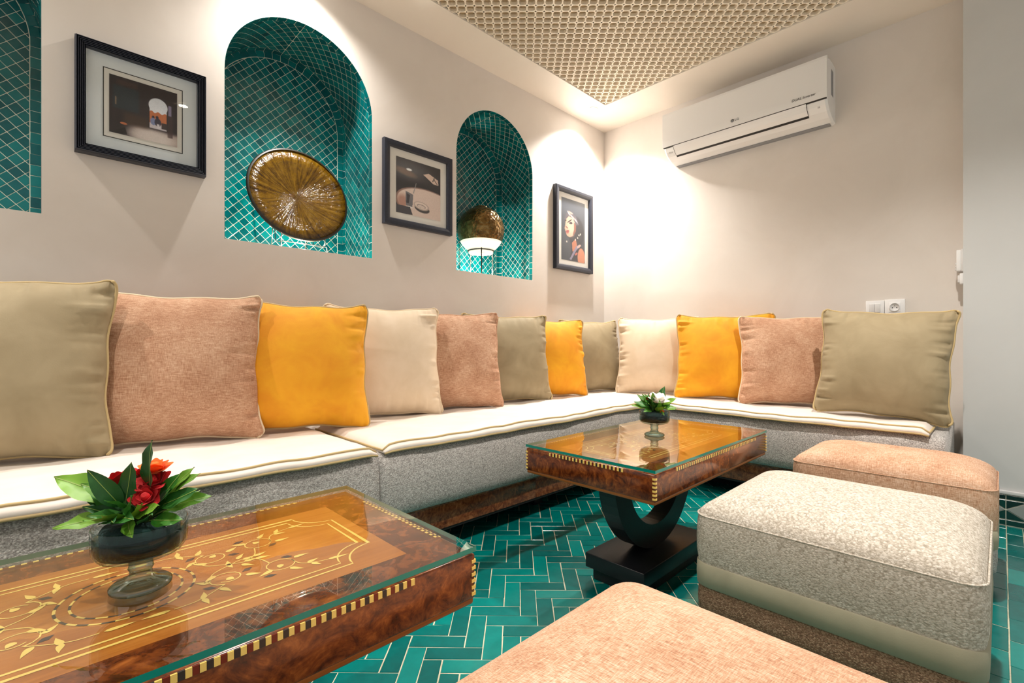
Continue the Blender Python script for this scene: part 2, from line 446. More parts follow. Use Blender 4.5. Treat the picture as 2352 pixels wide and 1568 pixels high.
# floor bed and herringbone of long glazed tiles, laid at 45 degrees to the walls
floor = struct(box('floor', -2.6, XW+.2, -1.6, YW, -.06, -.0016, M['fgrout']), 'green glazed herringbone tile floor with pale joints')
W = .0533; L = 3*W; G = .0015
ANCH = (1.118, 1.33)
tf = TileField(floor, M['ftile'], .0045, .004)
e1 = Vector((math.sin(PI/4), -math.cos(PI/4), 0)); e2 = Vector((math.cos(PI/4), math.sin(PI/4), 0)); EZ = Vector((0, 0, 1))
def fmap(u, v): return (Vector((ANCH[0], ANCH[1], -.0045))+e1*u+e2*v, e1, e2, EZ)
def jit(poly, a=.0009): return [(p[0]+random.uniform(-a, a), p[1]+random.uniform(-a, a)) for p in poly]
HB = .145   # border course starts below this Y
for k in range(-70, 70):
    for mm in range(-14, 15):
        for kind in (0, 1):
            x = -(k+mm*3)*W; y = (k-mm*3)*W
            if kind == 0: r = [(x-L, y), (x, y), (x, y+W), (x-L, y+W)]
            else: r = [(x-W, y+W), (x, y+W), (x, y+W+L), (x-W, y+W+L)]
            r = [(a, b-W-L*0) for a, b in r]
            c = fmap(sum(p[0] for p in r)/4, sum(p[1] for p in r)/4)[0]
            if not (-.55 < c.x < 3.35 and HB-.12 < c.y < 1.95): continue
            poly = shrink(jit(r), G)
            # clip against border line Y >= HB
            d1, d2 = e1.y, e2.y
            n = math.hypot(d1, d2); a0 = (HB-ANCH[1])/(n*n)
            poly = clip_poly(poly, [((a0*d1, a0*d2), (d1/n, d2/n))])
            if len(poly) < 3 or parea(poly) < 2e-5: continue
            key = None
            tf.add(poly, fmap, key)
def fmap2(u, v): return (Vector((u, v, -.0045)), Vector((1, 0, 0)), Vector((0, 1, 0)), EZ)
for r_ in range(0, 12):
    y1 = HB-r_*W-.001; y0 = y1-W
    off = (r_ % 2)*L/2+.03
    x = -.5+off
    while x < 3.26:
        p = shrink(jit([(x, y0), (min(x+L, 3.265), y0), (min(x+L, 3.265), y1), (x, y1)]), G)
        if len(p) >= 3 and y1 > -.45: tf.add(p, fmap2, None)
        x += L
tf.build(300)

# niches: tiled lining, one structure each
TS = .0355; DG = TS*math.sqrt(2); NG = .0012; BW = .033
for ni, (x0, x1) in enumerate(NICHES):
    cx = (x0+x1)/2; r = (x1-x0)/2
    p = arch_pts(x0, x1, 48); path = [(x0, SILL)]+p+[(x1, SILL)]
    mb = MB()
    for i in range(len(path)-1):
        a, b = path[i], path[i+1]
        mb.add([(a[0], YW, a[1]), (b[0], YW, b[1]), (b[0], YW+ND, b[1]), (a[0], YW+ND, a[1])], [(0, 3, 2, 1)])
    mb.add([(q_[0], YW+ND, q_[1]) for q_ in path], [tuple(range(len(path)))])
    mb.add([(x0, YW, SILL), (x1, YW, SILL), (x1, YW+ND, SILL), (x0, YW+ND, SILL)], [(0, 1, 2, 3)])
    nlab = ['arched wall niche lined with green tiles at the end of the long bench',
            'arched wall niche lined with green tiles holding the olive plate',
            'arched wall niche lined with green tiles holding the globe lamp'][ni]
    ob = struct(mb.build('trim_%d' % (ni+1), M['grout']), nlab)
    tf = TileField(ob, M['ntile'], .0013, .010)
    # back panel
    def bmap(u, v): return (Vector((u, YW+ND, v)), Vector((1, 0, 0)), Vector((0, 0, 1)), Vector((0, -1, 0)))
    pin = shrink([(q_[0], q_[1]) for q_ in ([(x0, SILL)]+arch_pts(x0, x1, 26)+[(x1, SILL)])], 1e-4)
    def ring_edges(off):
        E = [((x0+off, 0), (1, 0)), ((x1-off, 0), (-1, 0)), ((0, SILL), (0, 1))]
        for k in range(27):
            a = PI*k/26; E.append(((cx+(r-off)*math.cos(a), SPRING+(r-off)*math.sin(a)), (-math.cos(a), -math.sin(a))))
        return E
    E = ring_edges(BW+.001)
    nx = int((x1-x0)/DG)+3
    for i in range(-nx, nx):
        for j in range(0, 50):
            for s_ in (0, .5):
                u = cx+(i+s_)*DG; v = SILL-.01+(j+s_)*DG
                if abs(u-cx) > r+DG or v > 2.45: continue
                full = [(u, v-DG/2), (u+DG/2, v), (u, v+DG/2), (u-DG/2, v)]
                pl = clip_poly(full, E)
                if len(pl) < 3: continue
                isfull = abs(parea(pl)-TS*TS) < 1e-7
                pl = shrink(pl, NG)
                if len(pl) < 3 or parea(pl) < 2e-5: continue
                tf.add(pl, bmap, 'b' if isfull else None)
    # border course on the back panel and both border courses on the reveal, along the path
    Ls = SPRING-SILL; LP = Ls+r*PI/2
    def pathmap(side):
        def f(u, v):
            if u <= Ls: P_ = Vector((x1 if side > 0 else x0, YW+v, SILL+u)); t_ = Vector((0, 0, 1)); n_ = Vector((-side, 0, 0))
            else:
                a = (u-Ls)/r; P_ = Vector((cx+side*r*math.cos(a), YW+v, SPRING+r*math.sin(a)))
                t_ = Vector((-side*math.sin(a), 0, math.cos(a))); n_ = Vector((-side*math.cos(a), 0, -math.sin(a)))
            e_v = n_.cross(t_)     # right handed: t x e_v = n
            return (P_, t_, e_v, n_)
        return f
    def bordermap(side):
        g = pathmap(side)
        def f(u, v):
            P_, t_, ev, n_ = g(u, ND); nb = Vector((0, -1, 0)); return (P_+n_*v, t_, nb.cross(t_), nb)
        return f
    for side in (1, -1):
        g = pathmap(side); gb = bordermap(side)
        sgn = 1 if g(.1, 0)[2].y > 0 else -1
        BL = LP/round(LP/.0425); k = 0
        while k*BL < LP-.01:
            u0 = k*BL; u1 = min(u0+BL, LP)
            for (v0, v1, mp) in ((0, BW, g), (ND-BW, ND, g), (0, BW, gb)):
                uu0, uu1 = u0, u1
                pl = shrink(jit([(uu0, v0), (uu1, v0), (uu1, v1), (uu0, v1)], .0006), NG*.8)
                if mp is gb and uu0 > Ls: pl = [(p_[0], p_[1]) for p_ in pl]
                if len(pl) >= 3: tf.add(pl, mp, None)
            k += 1
        Ej = [((0, 0), (1, 0)), ((LP, 0), (-1, 0)), ((0, BW), (0, 1)), ((0, ND-BW), (0, -1))]
        for i in range(0, 40):
            for j in range(-1, 10):
                for s_ in (0, .5):
                    u = (i+s_)*DG; v = ND/2+(j-4+s_)*DG
                    full = [(u, v-DG/2), (u+DG/2, v), (u, v+DG/2), (u-DG/2, v)]
                    pl = clip_poly(full, Ej)
                    if len(pl) < 3: continue
                    isfull = abs(parea(pl)-TS*TS) < 1e-7
                    pl = shrink(pl, NG)
                    if len(pl) < 3 or parea(pl) < 2e-5: continue
                    tf.add(pl, g, 'j' if isfull else None)
    tf.build(300)
# white bead around each niche mouth is the plaster edge itself
# tile skirting on the pier
sk = tag(struct(box('trim_4', 3.258, 3.27, -.9, .133, 0, .152, M['grout'])), 'dark green tile skirting with grey diamonds on the pier')
cap = box('white_cap', 3.252, 3.27, -.9, .133, .150, .166, M['white2'], sk, .002)
tf = TileField(sk, M['dtile'], .003, .004)
def smap(u, v): return (Vector((3.258, u, v)), Vector((0, -1, 0)), Vector((0, 0, 1)), Vector((-1, 0, 0)))
def smap_(u, v): O, a, b, n = smap(-u, v); return (O, a, b, n)
y = -.133
DW = .148
i = 0
while y < .88:
    for (v0, v1) in ((.126, .148), (.004, .030)):
        for h in (0, 1):
            p_ = shrink([(y+h*DW/2, v0), (y+(h+1)*DW/2, v0), (y+(h+1)*DW/2, v1), (y+h*DW/2, v1)], .0012); tf.add(p_, smap_)
    c0, c1, cm, vm = .032, .124, y+DW/2, .078
    for tri in ([(y, c0), (cm, c0), (y, vm)], [(cm, c0), (y+DW, c0), (y+DW, vm)], [(y+DW, vm), (y+DW, c1), (cm, c1)], [(cm, c1), (y, c1), (y, vm)]):
        tf.add(shrink(tri, .0015), smap_)
    dpoly = shrink([(cm, c0), (y+DW, vm), (cm, c1), (y, vm)], .002)
    v_, f_ = prism_local(dpoly, .0035)
    mk('diamond_tile', [smap_(a, b)[0]+Vector((-c, 0, 0)) for a, b, c in v_], f_, M['diamond'], sk)
    y += DW
tf.build(300)

# ------------------------------------------------------------------ bench along two walls
def wob(s, seed, sc=1.0):
    return (math.sin(s*7.1*sc+seed)+.6*math.sin(s*15.3*sc+seed*2.3)+.35*math.sin(s*31.7*sc+seed*.7))/1.95
YF, XF, FR = 1.545, 2.70, .16
def bench_path(xa, yb, step=.03):
    """front and back lines of the L-shaped seat from X=xa on the long side to Y=yb on the short side"""
    Fp, Bp = [], []
    n = max(2, int((XF-FR-xa)/step))
    for i in range(n+1):
        x = xa+(XF-FR-xa)*i/n; Fp.append((x, YF)); Bp.append((x, YW-.004))
    if yb is None: return Fp, Bp
    xs_ = XF-FR; n = 22
    for i in range(1, n):
        a = PI/2*i/n
        Fp.append((XF-FR+FR*math.sin(a), YF-FR+FR*math.cos(a)))
        t = i/n
        if t <= .5: Bp.append((xs_+(XW-.004-xs_)*t*2, YW-.004))
        else: Bp.append((XW-.004, YW-.004-(YW-(YF-FR))*(t-.5)*2))
    n = int((YF-FR-yb)/step)
    for i in range(n+1):
        y = YF-FR-(YF-FR-yb)*i/n; Fp.append((XF, y)); Bp.append((XW-.004, y))
    return Fp, Bp
def strip(name, Fp, Bp, prof, nback, zback, m, parent, dz=None, dd=None, zbot=None, ends=(1, 1)):
    V, F = [], []
    S = 0; rows = []
    n = len(Fp)
    tot = sum(math.dist(Fp[i], Fp[i-1]) for i in range(1, n))
    for i in range(n):
        if i: S += math.dist(Fp[i], Fp[i-1])
        f = Vector(Fp[i]); b = Vector(Bp[i]); D = (f-b); L_ = D.length; D = D/L_
        row = []
        endf = 1.0
        for side, dist_ in ((0, S), (1, tot-S)):
            if ends[side] and dist_ < .05: endf = min(endf, math.sqrt(max(0, 1-((.05-dist_)/.05)**2)))
        for k, (d, z) in enumerate(prof):
            d2 = d+(dd(S, z) if dd else 0); p = f+D*d2
            zz = z+(dz(S, k/len(prof), p.x, p.y) if dz else 0)
            row.append((p.x, p.y, zz))
        d0, z0 = prof[-1]
        for k in range(1, nback+1):
            t = k/nback; p = (f+D*d0).lerp(b, t)
            zz = z0+(zback-z0)*min(1, t*2)+(dz(S, 1, p.x, p.y) if dz else 0)
            row.append((p.x, p.y, zz))
        if endf < 1 and zbot is not None: row = [(a, b_, zbot+(c-zbot)*(.35+.65*endf)) for a, b_, c in row]
        row.append((b.x, b.y, prof[0][1]))
        rows.append(row)
    K = len(rows[0])
    for r_ in rows: V += r_
    for i in range(n-1):
        for k in range(K): F.append((i*K+k, (i+1)*K+k, (i+1)*K+(k+1) % K, i*K+(k+1) % K))
    F.append(tuple(range(K))); F.append(tuple((n-1)*K+k for k in range(K))[::-1])
    me = bpy.data.meshes.new(name); me.from_pydata(V, [], F)
    bm = bmesh.new(); bm.from_mesh(me); bmesh.ops.recalc_face_normals(bm, faces=bm.faces); bm.to_mesh(me); bm.free(); smooth(me)
    o = link(name, me, m, parent)
    return o, rows
XL = -1.15; YE = .165; XS = .845
base = empty('bench_base', (1.2, 1.9, 0)); tag(base, 'long L-shaped wooden bench plinth with burl fascia under the grey mattresses', 'bench')
bo = lambda *a: box(*a)
def rel(o, e): 
    o.parent = e; o.matrix_parent_inverse = Matrix.Translation(-e.location)
    o.data.transform(Matrix.Translation(-e.location)); o.matrix_parent_inverse = Matrix.Identity(4); return o
def rbox(name, x0, x1, y0, y1, z0, z1, m, e, bev=0, seg=2):
    l = e.location; return box(name, x0-l.x, x1-l.x, y0-l.y, y1-l.y, z0-l.z, z1-l.z, m, e, bev, seg)
xb = XL
for k in range(6):
    xe = min(xb+.72, 2.76); rbox('fascia_panel', xb, xe-.001, 1.60, 1.625, .105, .205, M['burl_d'], base, .0015); xb = xe
    if xb >= 2.76: break
yb_ = 1.60
for k in range(3):
    ye = max(yb_-.5, YE); rbox('fascia_panel', 2.76, 2.785, ye+.001, yb_, .105, .205, M['burl_d'], base, .0015); yb_ = ye
rbox('moulding', XL, 2.775, 1.588, 1.625, .205, .219, M['burl_d'], base, .004)
rbox('moulding', 2.748, 2.785, YE, 1.60, .205, .219, M['burl_d'], base, .004)
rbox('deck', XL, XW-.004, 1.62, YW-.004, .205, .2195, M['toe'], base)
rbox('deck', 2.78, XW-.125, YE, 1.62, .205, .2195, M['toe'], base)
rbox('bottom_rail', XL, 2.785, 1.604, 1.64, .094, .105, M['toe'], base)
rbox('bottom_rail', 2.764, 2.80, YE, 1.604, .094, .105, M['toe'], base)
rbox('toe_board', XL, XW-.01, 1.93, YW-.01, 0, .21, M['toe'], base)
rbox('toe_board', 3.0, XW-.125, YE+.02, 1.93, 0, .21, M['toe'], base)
for xx in (-.3, .8, 1.9): rbox('support_leg', xx-.03, xx+.03, 1.74, 1.80, 0, .094, M['black'], base, .002)
rbox('end_panel', 2.785, XW-.125, YE, YE+.02, .105, .205, M['burl_d'], base, .001)

MPROF = [(-.07, .220), (-.022, .2215), (.002, .236), (.012, .27), (.013, .34), (.009, .41), (-.004, .446), (-.026, .463), (-.055, .468)]
def mwob(seed): return lambda s, z: .004*wob(s, seed)+.0035*math.sin(z*55+seed+1.5*math.sin(s*2.3+seed))*math.sin((z-.22)/.25*PI)
def shift(o, loc):
    o.data.transform(Matrix.Translation(-Vector(loc))); o.location = loc
Fp, Bp = bench_path(XL, None); Fp = [(XL+(XS-XL)*i/70, YF) for i in range(71)]; Bp = [(p[0], YW-.004) for p in Fp]
o, _ = strip('seat_mattress', Fp, Bp, MPROF, 4, .468, M['tweed'], None, dd=mwob(1)); shift(o, (-.1, 1.95, .22))
tag(o, 'grey tweed bench mattress behind the inlaid table with the red flowers', 'mattress')
Fp2, Bp2 = bench_path(XS+.006, YE)
Bp2 = [(min(p[0], 3.264) if p[1] < .2 else p[0], p[1]) for p in Bp2]
o, _ = strip('seat_mattress', Fp2, Bp2, MPROF, 4, .468, M['tweed'], None, dd=mwob(4)); shift(o, (2.2, 1.95, .22))
tag(o, 'long grey tweed bench mattress that turns the room corner', 'mattress')
PPROF = [(-.03, .4685), (.004, .4688), (.012, .474), (.014, .482), (.010, .490), (-.004, .4975), (-.03, .502)]
def pz_(seed):
    def f(s, k, x, y):
        a = .0035*wob(s*.7, seed)+.0035*math.sin(x*21+2*math.sin(y*9+seed))*math.sin(y*23+seed+1.6*math.sin(x*11))
        return a*(.25+.75*min(1, k*1.1)) if k > .35 else a*.3
    return f
def pad(name, Fp, Bp, seed, label, org, oy):
    o, rows = strip(name, Fp, Bp, PPROF, 12, .503, M['pad'], None, dz=pz_(seed), dd=lambda s, z: .012*wob(s*.55, seed)+.003*wob(s*3, seed), zbot=.4665)
    n = len(rows)
    for idx, dz_ in ((2, -.0015), (5, .001)):
        pts = [Vector(r[idx])+Vector((0, 0, dz_)) for r in rows]
        e0 = [Vector(rows[-1][k]) for k in range(idx+1, len(rows[0])-4)]
        s0 = [Vector(rows[0][k]) for k in range(idx+1, len(rows[0])-4)]
        if idx == 5: pts = s0[::-1]+pts+e0
        pts = [p-Vector(org) for p in pts]
        tube('piping', pts, .0044, M['pipe_olive'], o, 8)
    shift(o, org); tag(o, label, 'seat pad'); return o
Fa = [(XL+(XS-.005-XL)*i/80, YF) for i in range(81)]
pad('seat_pad', Fa, [(p[0], YW-.006) for p in Fa], 2.0, 'thin cream seat pad with olive piping under the largest peach cushion', (-.1, 1.95, .468), 0)
Fb, Bb = bench_path(XS+.03, .215, .025)
Bb = [(p[0]-.002, p[1]-.002) for p in Bb]
pad('seat_pad', Fb, Bb, 5.0, 'long cream seat pad with olive piping that turns the room corner', (2.2, 1.95, .468), 0)

# ------------------------------------------------------------------ cushions
def cushion_mesh(name, w, h, T, seed, N=68, conc=.075):
    rnd = random.Random(seed)
    g = [math.sin(PI/2*(2*i/N-1)) * .55 + .45*(2*i/N-1) for i in range(N+1)]
    fol = [[(rnd.uniform(-.85, .85), rnd.uniform(.016, .042), rnd.uniform(.35, 1.0)*rnd.choice((-1, 1, -1)), rnd.uniform(.16, .46)) for _ in range(17)] for s in range(4)]
    ph = [rnd.uniform(0, 6) for _ in range(6)]
    ears = [rnd.uniform(1.4, 2.4), rnd.uniform(1.4, 2.4), rnd.uniform(.8, 1.6), rnd.uniform(.8, 1.6)]
    def outline(u, v):
        cx_ = conc*(1-v*v)*(abs(u)**3); cy_ = conc*.9*(1-u*u)*(abs(v)**3)
        x = w/2*u*(1-cx_); y = h/2*v*(1-cy_)
        x += .003*math.sin(v*9+ph[0])*u*u; y += .003*math.sin(u*8+ph[1])*v*v
        e = (abs(u)*abs(v))**8; k = (0 if u < 0 else 1)+(0 if v < 0 else 2)
        x += .010*ears[k]*e*math.copysign(1, u); y += .012*ears[k]*e*math.copysign(1, v)
        rc = .045; ax, ay = w/2-rc, h/2-rc
        a_, b_ = (abs(x)-ax)/rc, (abs(y)-ay)/rc
        if a_ > 0 and b_ > 0:
            a_, b_ = min(a_, 1.25), min(b_, 1.25)
            x = math.copysign(ax+rc*a_*math.sqrt(max(0, 1-b_*b_/3.0)), x); y = math.copysign(ay+rc*b_*math.sqrt(max(0, 1-a_*a_/3.0)), y)
        return x, y
    def fold(u, v):
        s = 0
        for side, (a, b, sg) in enumerate(((u, v, 1), (-u, v, 1), (v, u, 1), (-v, u, 1))):
            if a < .3: continue
            wgt = ((a-.3)/.7)
            for (c, sd, am, reach) in fol[side]:
                if wgt <= 0: continue
                r_ = (1-a)/reach
                if r_ > 1: continue
                s += am*math.exp(-((b-c-.05*am*(1-a))/sd)**2)*(1-r_)*min(1, (1-a)*16)*(1.0 if side < 2 else .45)
        return s
    V = []; idx = {}
    F = []
    for side in (1, -1):
        for i, u in enumerate(g):
            for j, v in enumerate(g):
                edge = i in (0, N) or j in (0, N)
                if edge and side == -1: continue
                x, y = outline(u, v)
                t = ((1-abs(u)**2.4)*(1-abs(v)**2.4))
                z = 1.12*T*(max(t, 0)**.60)*(1-.18*v)
                if not edge:
                    z += .020*fold(u, v)*(1 if side == 1 else .5)
                    z += .005*math.sin(3.1*u+ph[2])*math.sin(2.7*v+ph[3])*t
                ebend = (abs(u)*abs(v))**10*.012*math.sin(ph[4]+i+j*.1)
                if edge: z = 0
                idx[(side, i, j)] = len(V); V.append((x, y+h/2, side*z+ebend))
    gi = lambda s, i, j: idx[(1, i, j)] if (i in (0, N) or j in (0, N)) else idx[(s, i, j)]
    for s in (1, -1):
        for i in range(N):
            for j in range(N):
                f = (gi(s, i, j), gi(s, i+1, j), gi(s, i+1, j+1), gi(s, i, j+1)); F.append(f if s == 1 else f[::-1])
    me = bpy.data.meshes.new(name); me.from_pydata(V, [], F); smooth(me); me.update()
    loop = [idx[(1, i, 0)] for i in range(N)]+[idx[(1, N, j)] for j in range(N)]+[idx[(1, i, N)] for i in range(N, 0, -1)]+[idx[(1, 0, j)] for j in range(N, 0, -1)]
    pts = [V[k] for k in loop]
    return me, pts
SEAT = .503
def cushion(label, kind, c, d, lean, w, h, T, seed, roll=0, z=SEAT, pipe=None):
    me, pts = cushion_mesh('cushion', w+.012, h+.012, T, seed)
    o = link('cushion', me, M[kind])
    pm = pipe or {'olive': 'pipe_olive', 'peach': 'pipe_cream', 'yellow': 'pipe_olive', 'cream': 'pipe_cream'}[kind]
    tube('piping', pts, .0050, M[pm], o, 6, True)
    d = Vector((d[0], d[1], 0)).normalized(); n = Vector((d.y, -d.x, 0)); up = EZ*math.cos(lean)-n*math.sin(lean); nn = d.cross(up)
    R = Matrix((d, up, nn)).transposed().to_4x4()
    o.matrix_world = Matrix.Translation((c[0], c[1], z)) @ R @ Matrix.Rotation(roll, 4, 'Z')
    tag(o, label, 'cushion', 'loose cushions along the bench')
    return o
def dl(deg): a = math.radians(deg); return (math.cos(a), -math.sin(a))      # long side, near edge to the corner side
def dr(deg): a = math.radians(deg); return (math.sin(a), -math.cos(a))
R_ = math.radians
cushion('olive velvet cushion beside the largest peach cushion below the archway photograph', 'olive', (-.12, 2.07), dl(16), R_(9), .56, .56, .10, 11)
cushion('large peach chenille cushion between olive and yellow cushions below the archway photograph', 'peach', (.335, 2.07), dl(15), R_(9), .55, .54, .10, 12)
cushion('yellow velvet cushion between peach and cream cushions below the plate niche', 'yellow', (.770, 2.02), dl(17), R_(10), .52, .53, .10, 13, -.02)
cushion('cream velvet cushion beside the yellow one below the tray photograph', 'cream', (1.20, 2.10), dl(17), R_(9), .56, .54, .095, 14)
cushion('peach chenille cushion between cream and olive cushions on the long side', 'peach', (1.625, 2.09), dl(18), R_(9), .55, .53, .09, 15, pipe='peach')
cushion('olive velvet cushion between peach and yellow cushions below the globe lamp niche', 'olive', (2.06, 2.12), dl(18), R_(8), .58, .535, .09, 16)
cushion('narrow-looking yellow velvet cushion between two olive cushions near the bench corner', 'yellow', (2.46, 2.11), dl(20), R_(8), .53, .52, .09, 17)
cushion('olive velvet cushion in the bench corner between yellow and cream cushions', 'olive', (2.96, 2.13), dl(14), R_(9), .55, .53, .09, 18, z=SEAT)
cushion('cream velvet cushion below the air conditioner between olive and yellow cushions', 'cream', (3.13, 1.73), dr(20), R_(9), .56, .545, .095, 19)
cushion('yellow velvet cushion below the air conditioner between cream and peach cushions', 'yellow', (3.12, 1.25), dr(21), R_(9), .58, .545, .095, 20)
cushion('peach chenille cushion between yellow cushion and bench-end olive cushion below the switches', 'peach', (3.11, .855), dr(22), R_(9), .54, .520, .095, 21)
cushion('olive velvet cushion standing at the bench end in front of the wall socket', 'olive', (2.90, .425), dr(2), R_(9), .525, .520, .10, 22, -.055)

# ------------------------------------------------------------------ footstools
def rrect(x0, x1, y0, y1, r, n=7):
    pts = []
    for cx_, cy_, a0 in ((x1-r, y1-r, 0), (x0+r, y1-r, PI/2), (x0+r, y0+r, PI), (x1-r, y0+r, 3*PI/2)):
        for k in range(n+1): a = a0+PI/2*k/n; pts.append((cx_+r*math.cos(a), cy_+r*math.sin(a)))
    # subdivide the straight runs
    out = []
    for i, p in enumerate(pts):
        q_ = pts[(i+1) % len(pts)]; out.append(p)
        d = math.dist(p, q_)
        if d > .06:
            m_ = int(d/.04)
            for k in range(1, m_): out.append((p[0]+(q_[0]-p[0])*k/m_, p[1]+(q_[1]-p[1])*k/m_))
    return out
def ring_mesh(name, plan, rings, m, parent, cap=True, sm=True):
    """rings: (scale towards centre 0..1, outward offset, z)"""
    n = len(plan); V, F = [], []
    cx_ = sum(p[0] for p in plan)/n; cy_ = sum(p[1] for p in plan)/n
    xm = (min(p[0] for p in plan)+max(p[0] for p in plan))/2; ym = (min(p[1] for p in plan)+max(p[1] for p in plan))/2
    for f, off, z in rings:
        for i, p in enumerate(plan):
            a, b = plan[i-1], plan[(i+1) % n]; t = Vector((b[0]-a[0], b[1]-a[1])).normalized(); nn = Vector((t.y, -t.x))
            V.append((xm+(p[0]-xm)*(1-f)+nn.x*off, ym+(p[1]-ym)*(1-f)+nn.y*off, z))
    for k in range(len(rings)-1):
        for i in range(n): j = (i+1) % n; F.append((k*n+i, k*n+j, (k+1)*n+j, (k+1)*n+i))
    if cap:
        c = len(V); V.append((xm, ym, rings[-1][2])); k = len(rings)-1
        for i in range(n): F.append((k*n+i, k*n+(i+1) % n, c))
    o = mk(name, V, F, m, parent, sm)
    return o
def footstool(label, x0, x1, y0, y1, mtop, mband, mlow, seam=.372, crown=.07, rz=0, group='footstools'):
    cx_, cy_ = (x0+x1)/2, (y0+y1)/2
    e = empty('footstool', (cx_, cy_, 0), rz); tag(e, label, 'footstool', group)
    pl = rrect(x0-cx_, x1-cx_, y0-cy_, y1-cy_, .045)
    box('plinth', x0-cx_+.035, x1-cx_-.035, y0-cy_+.035, y1-cy_-.035, 0, .1, M['black'], e, .003)
    ring_mesh('lower_band', pl, [(.2, 0, .094), (0, -.006, .094), (0, -.001, .10), (0, .0015, .135), (0, -.001, .176)], M[mlow], e, False)
    ring_mesh('velvet_band', pl, [(0, -.002, .174), (0, .0035, .177), (0, .005, .207), (0, .0035, .238), (0, -.002, .241)], M[mband], e, False)
    ring_mesh('side_cover', pl, [(0, -.001, .238), (0, .004, .27), (0, .005, .31), (0, .003, .35), (0, -.001, seam)], M[mtop], e, False)
    rings = [(0, -.001, seam)]
    for k in range(1, 15):
        f = k/14; ff = f**1.5*.96; rings.append((ff, -.001, seam+crown*(1-(1-f)**2.6)))
    ring_mesh('top_cushion', pl, rings, M[mtop], e)
    n = len(pl); pts = []
    for i, p in enumerate(pl):
        a, b = pl[i-1], pl[(i+1) % n]; t = Vector((b[0]-a[0], b[1]-a[1])).normalized()
        pts.append((p[0]-t.y*.002*-1*-1, p[1]+t.x*.002*-1*-1*-1, seam))
    tube('seam_piping', pts, .0024, M[mtop], e, 6, True)
    return e
footstool('oatmeal woven footstool with sage velvet band above a brown band', 1.335, 1.90, .020, .620, 'oat', 'band', 'brownweave')
footstool('peach chenille footstool beside the bench and the pier', 2.235, 2.645, .010, .615, 'peach_o', 'band', 'tweed')
footstool('peach chenille footstool standing beside the oatmeal footstool away from the bench', .22, .855, -.10, .550, 'peach_o', 'band', 'brownweave', seam=.362, crown=.078)

# ------------------------------------------------------------------ inlaid glass-topped tables
def ribbon(pts, w, z, closed=False):
    V, F = [], []; n = len(pts)
    for i in range(n):
        a = Vector(pts[i-1] if (i or closed) else pts[0]); b = Vector(pts[(i+1) % n] if (i < n-1 or closed) else pts[-1])
        p = Vector(pts[i]); t = (b-a).normalized(); nn = Vector((-t.y, t.x))
        k = 1.0
        if (i or closed) and (i < n-1 or closed):
            t1 = (p-a).normalized(); k = 1/max(.5, abs(Vector((-t1.y, t1.x)).dot(nn)))
        ww = w[i] if hasattr(w, '__len__') else w
        V += [(p.x+nn.x*ww/2*k, p.y+nn.y*ww/2*k, z), (p.x-nn.x*ww/2*k, p.y-nn.y*ww/2*k, z)]
    for i in range(n if closed else n-1):
        j = (i+1) % n; F.append((2*i+1, 2*j+1, 2*j, 2*i))
    return V, F
def teardrop(p, ang, L_, wd, z, curl=.0):
    pts = []
    N = 9
    for k in range(N+1):
        t = k/N; pts.append((t, math.sin(PI*t**.62)*.5))
    out = [(t*L_, y_*wd+curl*L_*t*t) for t, y_ in pts]+[(t*L_, -y_*wd+curl*L_*t*t) for t, y_ in pts[-2:0:-1]]
    c, s = math.cos(ang), math.sin(ang)
    V = [(p[0]+x*c-y_*s, p[1]+x*s+y_*c, z) for x, y_ in out]
    return V, [tuple(range(len(V)))[::-1]]
def catmull(P, n=8):
    out = []
    P = [P[0]]+list(P)+[P[-1]]
    for i in range(1, len(P)-2):
        p0, p1, p2, p3 = [np.array(q_, float) for q_ in P[i-1:i+3]]
        for k in range(n):
            t = k/n; out.append(tuple(.5*((2*p1)+(-p0+p2)*t+(2*p0-5*p1+4*p2-p3)*t*t+(-p0+3*p1-3*p2+p3)*t**3)))
    out.append(tuple(P[-2])); return out
HL, HW = .462, .256          # half length and half width
ZB, ZA, ZT = .405, .486, .498
